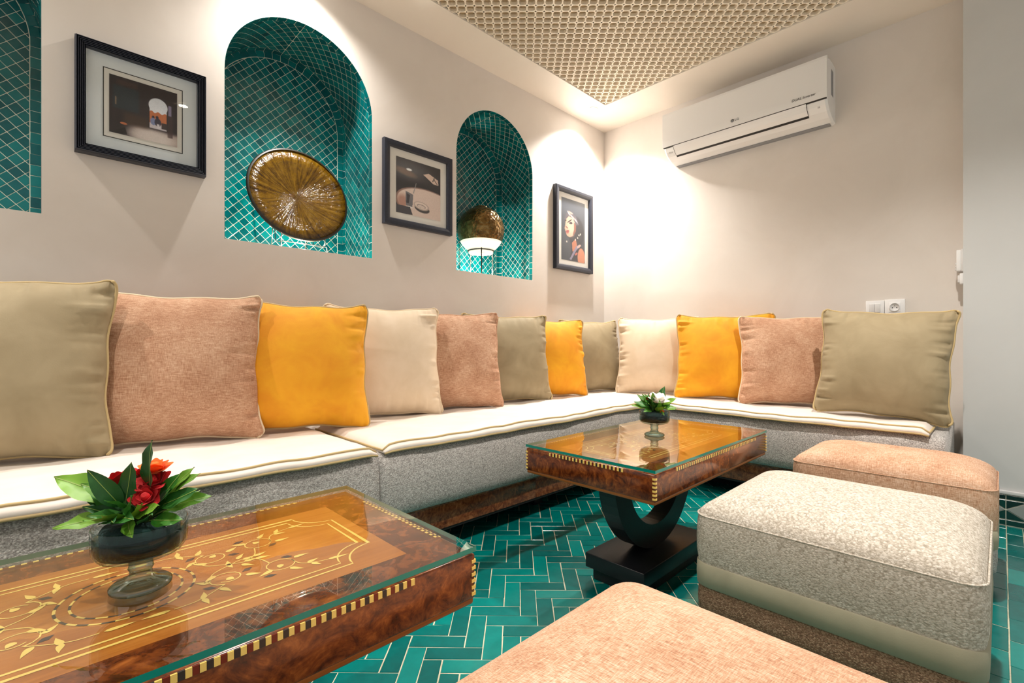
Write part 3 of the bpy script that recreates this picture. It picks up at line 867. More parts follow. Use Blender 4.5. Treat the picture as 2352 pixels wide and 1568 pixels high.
def inlaid_table(loc, label):
    e = empty('coffee_table', (loc[0], loc[1], 0)); tag(e, label, 'table', 'inlaid glass-topped tables')
    box('apron', -HL, HL, -HW, HW, ZB, ZA-.001, M['burl'], e, .004)
    box('bottom_moulding', -HL+.002, HL-.002, -HW+.002, HW-.002, ZB-.010, ZB+.004, M['edge_wood'], e, .004)
    # glass sheet
    v, f = boxv(-HL-.001, HL+.001, -HW-.001, HW+.001, ZA+.003, ZT)
    g = mk('glass_top', v, f, M['glass'], e); g.data.materials.append(M['glass_edge'])
    for k in range(2, 6): g.data.polygons[k].material_index = 1
    g['label'] = 'clear glass sheet with green edges'
    # veneers on the top: four mitred burl borders and a honey panel
    fx, fy = .372, .172
    zt = ZA-.0004
    O = [(-HL+.006, -HW+.006), (HL-.006, -HW+.006), (HL-.006, HW-.006), (-HL+.006, HW-.006)]; I = [(-fx, -fy), (fx, -fy), (fx, fy), (-fx, fy)]
    for k in range(4):
        l = (k+1) % 4
        p4 = [O[k], O[l], I[l], I[k]]
        V = [(a, b, zt-.002) for a, b in p4]+[(a, b, zt) for a, b in p4]
        mk('veneer_border', V, [(4, 5, 6, 7), (0, 1, 5, 4), (1, 2, 6, 5), (2, 3, 7, 6), (3, 0, 4, 7)], M['burl'], e)
    box('veneer_panel', -fx, fx, -fy, fy, zt-.002, zt+.0002, M['veneer'], e)
    z = zt+.0006
    # scooped double line
    for hx, hy, r_, wd in ((.346, .142, .060, .0032), (.331, .127, .060, .0026)):
        pts = []
        for sx, sy, a0 in ((1, 1, -PI/2), (-1, 1, 0), (-1, -1, PI/2), (1, -1, PI)):
            cx_, cy_ = sx*hx, sy*hy
            arc = [(cx_+r_*math.cos(t), cy_+r_*math.sin(t)) for t in [PI+(-PI/2)*0+0]]
            # concave arc centred on the corner, walked counter-clockwise round the panel
            if (sx, sy) == (1, 1): a, b = 1.5*PI, PI
            elif (sx, sy) == (-1, 1): a, b = 0, -PI/2
            elif (sx, sy) == (-1, -1): a, b = PI/2, 0
            else: a, b = PI, PI/2
            for k in range(9): t = a+(b-a)*k/8; pts.append((cx_+r_*math.cos(t), cy_+r_*math.sin(t)))
        V, F = ribbon(pts, wd, z, True); mk('inlay_line', V, F, M['inlay'], e)
    # dashed rings
    for r_, wd, N in ((.082, .0036, 34), (.066, .0032, 28)):
        for par, mm in ((0, 'inlay'), (1, 'inlay_dark')):
            b = MB()
            for k in range(par, N, 2):
                a0, a1 = 2*PI*k/N, 2*PI*(k+1)/N
                b.add(*ribbon([(r_*math.cos(a0+(a1-a0)*q_/4), r_*math.sin(a0+(a1-a0)*q_/4)) for q_ in range(5)], wd, z))
            b.build('inlay_ring', M[mm], e)
    # vines, leaves and ebony diamonds, mirrored into the four quarters
    for sx in (1, -1):
        for sy in (1, -1):
            mp = lambda P_: [(sx*a, sy*b) for a, b in P_]
            sp1 = [(.118+.024*math.cos(t)*(1-.08*max(0, t-4)), .050+.022*math.sin(t)*(1-.08*max(0, t-4))) for t in [1.9+k*.45 for k in range(16)]]
            sp2 = [(.196+.022*math.cos(t)*(1-.08*max(0, t-4)), .060+.021*math.sin(t)*(1-.08*max(0, t-4))) for t in [4.1-k*.45 for k in range(15)]]
            v1 = catmull([(.040, .100), (.066, .098), (.090, .085), (.108, .072)], 6)
            v2 = catmull([(.095, .044), (.105, .020), (.130, .004), (.156, -.006), (.176, .012), (.184, .040)], 6)
            v3 = catmull([(.216, .052), (.222, .078), (.242, .092), (.262, .097)], 6)
            for c_ in (v1+sp1, v2+sp2, v3): mk('inlay_vine', *ribbon(mp(c_), .0019, z+.0001), M['inlay'], e)
            lv = [((.036, .100), PI, .034, .008, 0), ((.262, .097), .12, .036, .008, 0), ((.074, .097), .9, .020, .009, .5), ((.074, .097), -.9, .022, .009, -.4),
                  ((.100, .080), .6, .022, .010, .5), ((.094, .050), PI+.4, .022, .009, .4), ((.108, .030), PI-.2, .024, .010, -.5), ((.142, .060), .1, .022, .010, .4),
                  ((.118, .050), 1.0, .014, .011, 0), ((.134, .004), -1.9, .020, .009, .4), ((.150, .012), 1.3, .022, .009, -.4), ((.172, .008), -.3, .022, .010, .5),
                  ((.196, .060), 2.0, .014, .011, 0), ((.178, .070), 2.3, .024, .010, .4), ((.205, .082), 1.4, .022, .010, -.5), ((.222, .050), -.5, .024, .010, .5),
                  ((.232, .087), -.7, .020, .009, .4), ((.238, .090), 1.5, .018, .009, -.4), ((.155, -.004), -.2, .018, .009, 0)]
            b = MB()
            for (p, a, l_, wd, cu) in lv:
                aa = a if sx > 0 else PI-a
                aa = aa if sy > 0 else -aa
                v, f = teardrop((sx*p[0], sy*p[1]), aa, l_, wd, z+.0002, cu*sx*sy); mk('inlay_leaf', v, f, M['inlay'], e)
            b = MB()
            for (px_, py_, a) in ((.090, .068, .6), (.150, .040, -.4), (.214, .036, .5), (.170, .090, .2)):
                cs, sn = math.cos(a), math.sin(a)
                v = [(sx*(px_+x*cs-y_*sn), sy*(py_+x*sn+y_*cs), z+.0001) for x, y_ in ((-.010, 0), (0, -.0055), (.010, 0), (0, .0055))]
                mk('inlay_diamond', v, [(0, 1, 2, 3)] if sx*sy > 0 else [(3, 2, 1, 0)], M['inlay_dark'], e)
    # block banding along the upper edge of each side and dashes on the top
    bw, bh, bt = .0072, .0105, .0012
    meB = {}
    def blk(mm, c, sz):
        key = (mm, tuple(round(s, 4) for s in sz))
        if key not in meB:
            v, f = boxv(-sz[0]/2, sz[0]/2, -sz[1]/2, sz[1]/2, -sz[2]/2, sz[2]/2); me = bpy.data.meshes.new('inlay_block'); me.from_pydata(v, [], f); me.materials.append(M[mm]); meB[key] = me
        o = bpy.data.objects.new('inlay_block', meB[key]); COL.objects.link(o); o.parent = e; o.location = c
    zc = ZA-.002-bh/2
    seq = ['inlay', 'inlay_dark', 'inlay', 'inlay_red']
    for side in (-1, 1):
        n = int(2*.335/bw)
        for k in range(n):
            x = -.335+bw*(k+.5)
            mm = seq[k % 4]
            blk(mm, (x, side*HW, zc), (bw-.0004, bt*2, bh))
            if k % 2 == 0: blk('inlay', (x, side*(HW-.010), zt+.0004), (bw, .0048, .0008))
        n = int(2*.15/bw)
        for k in range(n):
            y_ = -.15+bw*(k+.5); blk(seq[k % 4], (side*HL, y_, zc), (bt*2, bw-.0004, bh))
            if k % 2 == 0: blk('inlay', (side*(HL-.010), y_, zt+.0004), (.0048, bw, .0008))
        for sy in (-1, 1):
            for k in range(6):
                zz = ZA-.014-k*.0115
                blk('inlay', (side*(HL-.0045), sy*HW, zz), (.0085, bt*2, .0056)); blk('inlay', (side*HL, sy*(HW-.0045), zz), (bt*2, .0085, .0056))
    # U-shaped pedestal on a stepped base
    V, F = [], []
    Ro, Ri, D = .292, .204, .034
    PO = -.04; zc0 = .097; so = .31/Ro
    N = 28
    for k in range(N+1):
        a = PI+PI*k/N
        for (rr, zz) in ((Ro, 1), (Ri, 1)):
            x = PO+rr*math.cos(a); h = (ZB-zc0) if rr == Ro else (ZB-zc0-.085)
            zz_ = ZB-.002+h*math.sin(a) if True else 0
            for y_ in (-D, D): V.append((x, y_, zz_))
    for k in range(N):
        a, b = 4*k, 4*(k+1)
        F += [(a, b, b+1, a+1), (a+2, a+3, b+3, b+2), (a, a+2, b+2, b), (a+1, b+1, b+3, a+3)]
    F += [(0, 1, 3, 2), (4*N, 4*N+2, 4*N+3, 4*N+1)]
    u = mk('u_pedestal', V, F, M['black'], e); u['label'] = 'black U-shaped pedestal'
    box('base_slab', PO-.25, PO+.25, -.12, .12, .045, .098, M['black'], e, .003)
    box('base_foot', PO-.23, PO+.23, -.10, .10, 0, .046, M['black'], e, .002)
    return e
T1 = (.092, .916); T2 = (1.712, .948)
inlaid_table(T1, 'burl table with inlaid scrollwork under glass, carrying red and orange flowers')
inlaid_table(T2, 'burl table with glass top beside the bench corner, carrying the white rose')

# ------------------------------------------------------------------ flower bowls
M['foam'] = m_plaster('flower foam', rgb(10, 40, 40), rgb(18, 58, 54), .9, 40, .3)
M['stem'] = plain('green stem', rgb(70, 92, 34), .5)
def m_leaf(name, c1, c2):
    t = NT(name); v = t.coord(rnd=True); n = t.noise(v, 30, 3)
    oi = t.new('ShaderNodeObjectInfo'); f = t.math('ADD', t.math('MULTIPLY', n, .5), t.math('MULTIPLY', oi.outputs['Random'], .5))
    return t.fin(t.ramp(f, [(.25, c1), (.75, c2)]), .45, Subsurface_Weight=0)
M['leaf'] = m_leaf('glossy leaf', rgb(40, 106, 26), rgb(122, 170, 48))
M['leaf_d'] = m_leaf('dark leaf', rgb(20, 76, 28), rgb(62, 130, 44))
M['rib'] = plain('leaf rib', rgb(150, 176, 84), .5)
M['red'] = m_velvet('red petal', rgb(170, 4, 14), rgb(206, 12, 20), .02)
M['orange'] = m_velvet('orange petal', rgb(240, 84, 6), rgb(250, 120, 16), .02)
M['wrose'] = m_velvet('white petal', rgb(244, 238, 226), rgb(250, 246, 238), .02)
def leaf_mesh(L_, wd, bend, foldv):
    V, F = [], []; N = 10
    for i in range(N+1):
        t = i/N; wv = wd*.5*math.sin(PI*t**.85)**.8*(1-.25*t) if 0 < i < N else .0004
        zz = bend*L_*math.sin(t*PI*.55)
        for k, s in enumerate((-1, -.5, 0, .5, 1)):
            V.append((t*L_, s*wv, zz+abs(s)*wv*foldv+.0016*math.sin(t*14+k)*abs(s)))
    for i in range(N):
        for k in range(4): a = i*5+k; F.append((a, a+5, a+6, a+1))
    me = bpy.data.meshes.new('leaf'); me.from_pydata(V, [], F); smooth(me); me.update()
    rib = ribbon([(V[i*5+2][0], 0) for i in range(N+1)], .0009, 0)
    RV = []
    for i in range(N+1):
        for s in (0, 1): RV.append((rib[0][2*i+s][0], rib[0][2*i+s][1], V[i*5+2][2]+.0006))
    rm = bpy.data.meshes.new('midrib'); rm.from_pydata(RV, [], [f[::-1] for f in rib[1]]); rm.update(); rm.materials.append(M['rib'])
    return me, rm
LEAVES = []
for (l_, w_, b_, f_) in ((.074, .033, .12, .30), (.064, .031, -.06, .2), (.056, .027, .2, .35), (.068, .027, .05, .25)):
    for mm in ('leaf', 'leaf_d'):
        me, rm = leaf_mesh(l_, w_, b_, f_); me.materials.append(M[mm]); LEAVES.append((me, rm))
def petal_mesh(s):
    V, F = [], []; N = 7
    for i in range(N+1):
        t = i/N
        for k in range(7):
            a = (k/6-.5)*2; wv = .62*s*math.sin(PI*(.12+.80*t))**.7
            x = a*wv; y_ = .30*s*(math.sin(t*1.7))+.30*s*t**4-.25*s*a*a*(1-t*.5); z = 1.05*s*t-.12*s*a*a*t
            V.append((x, y_, z))
    for i in range(N):
        for k in range(6): a = i*7+k; F.append((a, a+1, a+8, a+7))
    me = bpy.data.meshes.new('petal'); me.from_pydata(V, [], F); smooth(me); me.update(); return me
def rose(parent, pos, axis, size, mk_, seed):
    rnd = random.Random(seed)
    prof = [(0, 0), (.30*size, .12*size), (.36*size, .5*size), (.26*size, .95*size), (.12*size, 1.0*size), (0, .9*size)]
    r = lathe('rose', prof, M[mk_], parent, 14)
    z = Vector(axis).normalized(); x = z.orthogonal().normalized(); y_ = z.cross(x)
    r.matrix_local = Matrix.Translation(pos) @ Matrix((x, y_, z)).transposed().to_4x4()
    me = petal_mesh(size); me.materials.append(M[mk_])
    for lay, (n, rad, tilt, sc) in enumerate(((3, .10, -.12, .95), (4, .16, .12, 1.0), (5, .20, .42, 1.02))):
        for k in range(n):
            a = 2*PI*k/n+lay*.7+rnd.uniform(-.15, .15)
            o = bpy.data.objects.new('petal', me); COL.objects.link(o); o.parent = r
            o.matrix_local = Matrix.Rotation(a, 4, 'Z') @ Matrix.Translation((0, rad*size, .02*size*(3-lay))) @ Matrix.Rotation(-tilt-rnd.uniform(0, .1), 4, 'X') @ Matrix.Scale(sc, 4)
    return r
RT = Vector((math.sin(YAW), -math.cos(YAW), 0)); FW = Vector((math.cos(YAW), math.sin(YAW), 0))
def arrangement(loc, bowl_label, label, roses, leaves, seed, tilt=0):
    rnd = random.Random(seed)
    b = empty('glass_bowl', loc); tag(b, bowl_label, 'bowl', 'stemmed glass bowls')
    lathe('foot', [(0, .0006), (.034, .0006), (.038, .003), (.0385, .007), (.034, .011), (.020, .015), (.0145, .021)], M['fglass'], b, 36)
    lathe('stem', [(.0145, .021), (.0135, .027), (.016, .031), (.0145, .036), (.0150, .042), (.0185, .047)], M['fglass'], b, 28)
    lathe('cup', [(.0185, .047), (.040, .049), (.052, .054), (.0575, .063), (.0585, .078), (.0585, .098), (.0572, .0995), (.0560, .098), (.0560, .066), (.050, .057), (0, .053)], M['bglass'], b, 44)
    lathe('water', [(0, .0535), (.050, .0575), (.0555, .067), (.0555, .083), (0, .083)], M['water'], b, 36)
    z0 = loc[2]
    f = empty('flower_arrangement', (loc[0], loc[1], z0+.056)); tag(f, label, 'flowers', 'flower arrangements')
    ring_mesh('foam_block', rrect(-.047, .047, -.047, .047, .040, 6), [(.3, 0, 0.0), (0, 0, .002), (0, .001, .034), (.06, 0, .040), (.4, 0, .042)], M['foam'], f)
    top = Vector((0, 0, .040))
    for (pr, pf, pu, dr_, df, du, size, kind) in roses:
        pos = RT*pr+FW*pf+Vector((0, 0, pu)); ax = RT*dr_+FW*df+Vector((0, 0, du))
        rose(f, pos, ax, size, kind, rnd.random())
        pts = [top+RT*pr*.3+FW*pf*.3, pos*.5+top*.5, pos+ax.normalized()*.003]
        tube('stem', pts, .0016, M['stem'], f, 6)
    for i, (pr, pf, pu, dr_, df, du, sc, v_) in enumerate(leaves):
        pos = RT*pr+FW*pf+Vector((0, 0, pu)); x = (RT*dr_+FW*df+Vector((0, 0, du))).normalized()
        # upper face turned up and towards the room
        hint = Vector((0, 0, 1))*.8-FW*.7+RT*rnd.uniform(-.3, .3)
        y_ = hint.cross(x).normalized(); z = x.cross(y_)
        me, rm = LEAVES[v_ % len(LEAVES)]
        o = bpy.data.objects.new('leaf', me); COL.objects.link(o); o.parent = f
        o.matrix_local = Matrix.Translation(pos) @ Matrix((x, y_, z)).transposed().to_4x4() @ Matrix.Scale(sc, 4)
        r = bpy.data.objects.new('midrib', rm); COL.objects.link(r); r.parent = o
        if pos.length > .05: tube('stem', [top+Vector((pos.x, pos.y, 0))*.3, pos*.55+top*.45, pos+x*.004], .0011, M['stem'], f, 5)
    return f
def rand_leaves(n, seed, r0=.012, spread=1.0):
    rnd = random.Random(seed); out = []
    for k in range(n):
        a = 2*PI*k/n+rnd.uniform(-.25, .25); el = rnd.uniform(.15, 1.1)
        c, s = math.cos(a), math.sin(a)
        out.append((r0*c*rnd.uniform(.6, 1.6), r0*s*rnd.uniform(.6, 1.6), .042+rnd.uniform(0, .018), c*math.cos(el)*spread, s*math.cos(el)*spread, math.sin(el), rnd.uniform(.75, 1.05), rnd.randrange(8)))
    return out
# hand-placed leaves: start (right, away, up), direction, scale, kind
lv1 = [(-.035, .0, .075, -1, .1, .25, 1.35, 0), (-.030, -.01, .055, -1, -.2, -.22, 1.15, 6), (-.022, -.012, .078, -.75, -.1, .30, .95, 4),
       (.022, -.010, .090, .25, -.1, 1, 1.10, 1), (.030, .0, .080, .75, .1, .75, .95, 2), (.035, -.008, .068, .9, -.1, .45, 1.0, 3), (.040, .0, .085, 1, .1, .55, .8, 6),
       (-.010, -.016, .075, .25, -.2, 1, 1.0, 3), (-.014, -.018, .070, -.5, -.25, .85, .95, 1), (.005, -.022, .058, .55, -.4, .6, .95, 5),
       (-.020, -.022, .056, .75, -.4, .05, .85, 0), (.012, -.024, .060, .7, -.3, .35, .8, 2), (-.03, -.018, .050, .3, -.3, .05, .9, 1), (.0, -.024, .050, .6, -.5, -.35, .75, 4),
       (.028, -.016, .050, .75, -.2, .1, .85, 2), (.034, .004, .060, .95, .2, .15, .9, 0), (-.030, .010, .055, -.9, .3, .05, .95, 2)]+rand_leaves(22, 5)
lv2 = [(-.020, -.006, .060, -1, 0, .35, 1.0, 3), (-.022, -.004, .055, -1, .0, .12, 1.05, 6), (-.015, .0, .065, -.6, .1, .9, .85, 2), (-.014, -.014, .070, -.55, -.1, .5, .95, 5), (-.006, -.018, .062, -.15, -.2, 1, .9, 2),
       (.004, -.030, .046, -.1, -.5, 1, .75, 0), (.020, -.008, .060, .75, -.1, .35, .95, 0), (.028, .0, .056, 1, 0, .0, 1.0, 2), (.018, .01, .070, .45, .2, .9, 1.0, 1), (.012, -.022, .045, .2, -.6, -.3, .5, 0),
       (-.016, -.018, .048, -.7, -.4, -.15, .9, 4), (-.014, -.026, .046, -.25, -.5, .9, .8, 7)]+rand_leaves(20, 9, spread=.9)
arrangement((T1[0]+.012, T1[1]-.02, ZT), 'stemmed glass bowl holding the red and orange flowers', 'arrangement of red and orange roses among broad green leaves',
            [(-.040, .012, .092, -.5, .1, .8, .019, 'red'), (-.012, .020, .096, -.1, .1, 1, .020, 'red'), (.016, .004, .092, .1, -.4, .8, .021, 'red'), (.014, .010, .110, .1, -.2, 1, .019, 'orange'), (.020, -.012, .078, .2, -.7, .6, .018, 'red')], lv1, 3)
arrangement((T2[0]+.012, T2[1]+.010, ZT), 'stemmed glass bowl holding the white rose', 'arrangement of a white rose with red and orange flowers among green leaves',
            [(.006, -.018, .074, .1, -.35, 1, .036, 'wrose'), (-.012, .012, .080, -.2, .1, 1, .020, 'red'), (.010, .014, .082, 0, .1, 1, .019, 'red'), (.026, .006, .078, .3, 0, 1, .020, 'orange'), (.020, -.026, .040, .3, -.7, .4, .009, 'orange')], lv2, 4)

# ------------------------------------------------------------------ niche things
def m_plate():
    t = NT('olive brown glaze'); tc = t.new('ShaderNodeTexCoord'); gr = t.new('ShaderNodeSeparateXYZ'); t.link(tc.outputs['Object'], gr.inputs[0])
    ang = t.math('ARCTAN2', gr.outputs[1], gr.outputs[0])
    rr = t.math('SQRT', t.math('ADD', t.math('POWER', gr.outputs[0], 2.0), t.math('POWER', gr.outputs[1], 2.0)))
    cb = t.new('ShaderNodeCombineXYZ'); t.link(t.math('MULTIPLY', t.math('SINE', ang), 3.2), cb.inputs[0]); t.link(t.math('MULTIPLY', t.math('COSINE', ang), 3.2), cb.inputs[1]); t.link(t.math('MULTIPLY', rr, 1.6), cb.inputs[2])
    n = t.noise(cb.outputs[0], 4.2, 4, .6); n2 = t.noise(tc.outputs['Object'], 34, 5, .65); n3 = t.noise(tc.outputs['Object'], 5, 2)
    f = t.math('ADD', t.math('MULTIPLY', n, .55), t.math('ADD', t.math('MULTIPLY', n2, .30), t.math('MULTIPLY', n3, .15)))
    n4 = t.noise(tc.outputs['Object'], 60, 3)
    return t.fin(t.ramp(f, [(.34, rgb(30, 18, 5)), (.44, rgb(80, 54, 10)), (.56, rgb(118, 86, 18)), (.72, rgb(150, 116, 40))]), .14, t.bump(t.math('ADD', t.math('MULTIPLY', n, 1.6), n4), .55, .006))
M['plate'] = m_plate(); M['rim'] = plain('dark plate rim', rgb(34, 28, 18), .4)
M['wire'] = plain('bright wire', rgb(196, 198, 196), .25, Metallic=1.0)
pl = empty('ceramic_plate', (.915, 2.475, SILL+.035)); tag(pl, 'big round olive brown glazed plate leaning in the tiled niche', 'plate')
RP = .245
body = lathe('dish', [(0, .0), (.06, .001), (.12, .008), (.18, .022), (RP-.008, .043), (RP-.008, .055), (.18, .034), (.12, .020), (.06, .013), (0, .012)][::-1], M['plate'], pl, 64)
rim = lathe('rim', [(RP-.010, .041), (RP-.002, .043), (RP, .050), (RP-.004, .056), (RP-.012, .056)], M['rim'], pl, 64)
LEAN = R_(13)
Rm = Matrix.Translation((0, 0, RP)) @ Matrix.Rotation(PI/2-LEAN, 4, 'X') @ Matrix.Rotation(.6, 4, 'Z')
for o in (body, rim): o.matrix_local = Matrix.Translation((0, .02, -.004)) @ Rm
st = empty('plate_stand', (.915, 2.45, SILL)); tag(st, 'bright bent wire easel holding up the olive plate', 'plate stand')
for s in (-1, 1):
    x = .105*s
    tube('wire_leg', [(x, -.055, .075), (x*1.0, -.052, .050), (x*.97, -.035, .036), (x*.95, .0, .040), (x*.9, .06, .055), (x*.8, .12, .20)], .0026, M['wire'], st, 6)
    tube('wire_foot', [(x*.95, -.02, .037), (x*1.02, -.06, .034), (x*1.05, -.065, .028), (x*1.05, -.065, .003)], .0026, M['wire'], st, 6)
    tube('wire_prop', [(x*.8, .12, .20), (x*.8, .16, .003)], .0026, M['wire'], st, 6)
tube('cross_wire', [(-.107, -.060, .034), (.107, -.060, .034)], .0026, M['wire'], st, 6)
def puck(x, y, watts, label, rad=.028, col=(1, .96, .84), size=.008):
    e = empty('puck_light', (x, y, SILL)); tag(e, label, 'light', 'small puck lights on the niche sills')
    lathe('housing', [(rad*.8, .0085), (rad, .0085), (rad*1.1, .0065), (rad*1.1, 0)], M['white2'], e, 28)
    lathe('lens', [(rad*.8, .0085), (rad*.5, .0092), (0, .0095)], M['puck'], e, 24)
    ld = bpy.data.lights.new('puck', 'POINT'); ld.energy = watts; ld.color = col; ld.shadow_soft_size = size
    lo = bpy.data.objects.new('puck_light_source', ld); COL.objects.link(lo); lo.parent = e; lo.location = (0, 0, .019)
puck(.915, 2.412, 5.5, 'small glowing puck light under the olive plate', .022)
puck(2.165, 2.52, 7.0, 'small glowing puck light below the globe', .03)

def m_globe():
    t = NT('hammered smoked glass'); tc = t.new('ShaderNodeTexCoord'); v = tc.outputs['Object']
    n = t.noise(v, 30, 4, .6); vo = t.voro(v, 60); n2 = t.noise(v, 6, 2)
    sx = t.new('ShaderNodeSeparateXYZ'); t.link(v, sx.inputs[0])
    f = t.math('ADD', t.math('MULTIPLY', n, .6), t.math('MULTIPLY', n2, .4))
    return t.fin(t.ramp(f, [(.3, rgb(52, 38, 20)), (.5, rgb(120, 92, 48)), (.72, rgb(176, 148, 96))]), .16, t.bump(t.math('ADD', vo, n), .7, .006), Metallic=.75)
M['globe'] = m_globe()
def m_glow():
    t = NT('clear glowing glass'); return t.fin((.9, .85, .7, 1), .15, Emission_Color=(1, .93, .72, 1), Emission_Strength=.45)
M['glow'] = m_glow(); M['iron'] = plain('dark iron', rgb(34, 30, 26), .5, Metallic=.6)
GX, GY, GZ, GR = 2.165, 2.520, 1.645, .163
gl = empty('globe_lamp', (GX, GY, SILL)); tag(gl, 'smoked hammered glass globe lamp on a thin metal stand in a niche', 'lamp')
gz = GZ-SILL
def arcprof(a0, a1, n, r, dz=0): return [(r*math.sin(a0+(a1-a0)*k/n), dz+r*math.cos(a0+(a1-a0)*k/n)) for k in range(n+1)]
up_ = arcprof(R_(18), R_(119), 26, GR); gl1 = lathe('shade', up_, M['globe'], gl, 48); gl1.location = (0, 0, gz)
lo_ = arcprof(R_(119), R_(150), 10, GR); gl2 = lathe('clear_base', lo_, M['glow'], gl, 48); gl2.location = (0, 0, gz)
cr = GR*math.sin(R_(150)); cz = gz+GR*math.cos(R_(150))
lathe('collar', [(cr+.002, cz+.004), (cr+.004, cz-.004), (cr+.001, cz-.018), (cr-.004, cz-.018), (cr-.002, cz+.004)], M['glow'], gl, 40)
lathe('neck', [(GR*math.sin(R_(18)), gz+GR*math.cos(R_(18))), (.044, gz+GR*.975), (.046, gz+GR*.995), (.040, gz+GR*.99)], M['globe'], gl, 32)
tube('ring', [((cr+.008)*math.cos(t), (cr+.008)*math.sin(t), cz-.002) for t in [2*PI*k/32 for k in range(32)]], .004, M['iron'], gl, 6, True)
for k in range(3):
    a = R_(-135+120*k) if k else R_(-128)
    x, y = (cr+.008)*math.cos(a), (cr+.008)*math.sin(a)
    mm = M['iron'] if k == 0 else M['wire']
    tube('leg', [(x, y, cz+.03 if k == 0 else cz-.002), (x*1.0, y*1.0, .001)], .004, mm, gl, 8)

# ------------------------------------------------------------------ framed pictures
def paint_mesh(name, x0, x1, z0, z1, y, fn, nx, nz, parent, org):
    V, F = [], []
    us = np.linspace(0, 1, nx+1); vs_ = np.linspace(0, 1, nz+1)
    U, Vv = np.meshgrid(us, vs_, indexing='ij')
    C = fn(U, Vv)                                  # (nx+1, nz+1, 3) sRGB 0..255
    for i in range(nx+1):
        for j in range(nz+1): V.append((x0+(x1-x0)*us[i]-org[0], y-org[1], z1-(z1-z0)*vs_[j]-org[2]))
    K = nz+1
    for i in range(nx):
        for j in range(nz): F.append((i*K+j, i*K+j+1, (i+1)*K+j+1, (i+1)*K+j))
    me = bpy.data.meshes.new(name); me.from_pydata(V, [], F); me.update()
    at = me.color_attributes.new('print', 'FLOAT_COLOR', 'POINT')
    c = np.clip(C, 0, 255)/255.; c = np.where(c <= .04045, c/12.92, ((c+.055)/1.055)**2.4)
    buf = np.ones(((nx+1)*(nz+1), 4)); buf[:, :3] = c.reshape(-1, 3); at.data.foreach_set('color', buf.ravel())
    t = NT('photo print '+name); ca_ = t.new('ShaderNodeVertexColor', layer_name='print')
    m = t.fin(ca_.outputs[0], .6)
    return link(name, me, m, parent)
def sm(x, a, b): t = np.clip((x-a)/(b-a), 0, 1); return t*t*(3-2*t)
def over(C, mask, col): 
    m = np.clip(mask, 0, 1)[..., None]; return C*(1-m)+np.array(col, float)*m
def ell(U, V, cx, cy, rx, ry, rot=0, soft=.06):
    c, s = math.cos(rot), math.sin(rot); a = (U-cx)*c+(V-cy)*s; b = -(U-cx)*s+(V-cy)*c
    return 1-sm(np.sqrt((a/rx)**2+(b/ry)**2), 1-soft, 1+soft)
def rect(U, V, u0, u1, v0, v1, s=.006): return sm(U, u0-s, u0+s)*(1-sm(U, u1-s, u1+s))*sm(V, v0-s, v0+s)*(1-sm(V, v1-s, v1+s))
def poly(U, V, pts):
    ins = np.zeros(U.shape, bool); n = len(pts)
    for i in range(n):
        x1, y1 = pts[i]; x2, y2 = pts[(i+1) % n]
        cond = ((y1 > V) != (y2 > V)) & (U < (x2-x1)*(V-y1)/(y2-y1+1e-12)+x1); ins ^= cond
    return ins.astype(float)
rg = np.random.RandomState(3)
def grain(shape, a): return (rg.rand(*shape, 1)-.5)*a
def pic_arch(U, V):
    C = np.zeros(U.shape+(3,))+np.array((40, 32, 36.))
    C = over(C, rect(U, V, .05, .42, .16, .56, .03)*.8, (36, 52, 60)); C = over(C, rect(U, V, .10, .40, .05, .14, .02)*.6, (72, 52, 48))
    C = over(C, sm(V, .74, .84)*sm(U, .18, .45)*.95, (176, 158, 150)); C = over(C, ell(U, V, .62, .93, .34, .13, 0, .5)*.9, (214, 204, 200))
    C = over(C, rect(U, V, .20, .55, .60, .80, .05)*.5, (84, 62, 44))
    A = np.maximum(ell(U, V, .705, .34, .145, .145, 0, .04), rect(U, V, .575, .835, .36, .755))
    sky = C*0+np.array((216, 220, 228.))
    town = over(sky, (V > .455+.015*np.sin(U*60)).astype(float), (186, 108, 66)); town = over(town, rect(U, V, .5, .9, .66, .80, .005), (198, 190, 196))
    for cx, cy, r in ((.63, .555, .022), (.69, .545, .024)): town = over(town, ell(U, V, cx, cy, r, .03), (40, 34, 50))
    town = over(town, ell(U, V, .63, .63, .045, .065), (120, 130, 168)); town = over(town, ell(U, V, .70, .63, .05, .075), (52, 46, 62)); town = over(town, rect(U, V, .755, .84, .62, .73), (60, 48, 48))
    town = over(town, rect(U, V, .685, .725, .66, .74), (206, 200, 206))
    C = C*(1-A[..., None])+town*A[..., None]
    C = over(C, rect(U, V, .86, .91, .27, .46, .008)*.8, (150, 142, 172)); C = over(C, rect(U, V, .85, .93, .46, .86, .01)*.7, (62, 44, 44))
    C = over(C, ell(U, V, .20, .80, .05, .02), (190, 110, 70)); C = over(C, poly(U, V, [(.05, .98), (.22, .86), (.25, .98)]), (24, 20, 22)); C = over(C, rect(U, V, .08, .10, .36, .50, .01)*.8, (160, 130, 100))
    return C+grain(U.shape, 14)
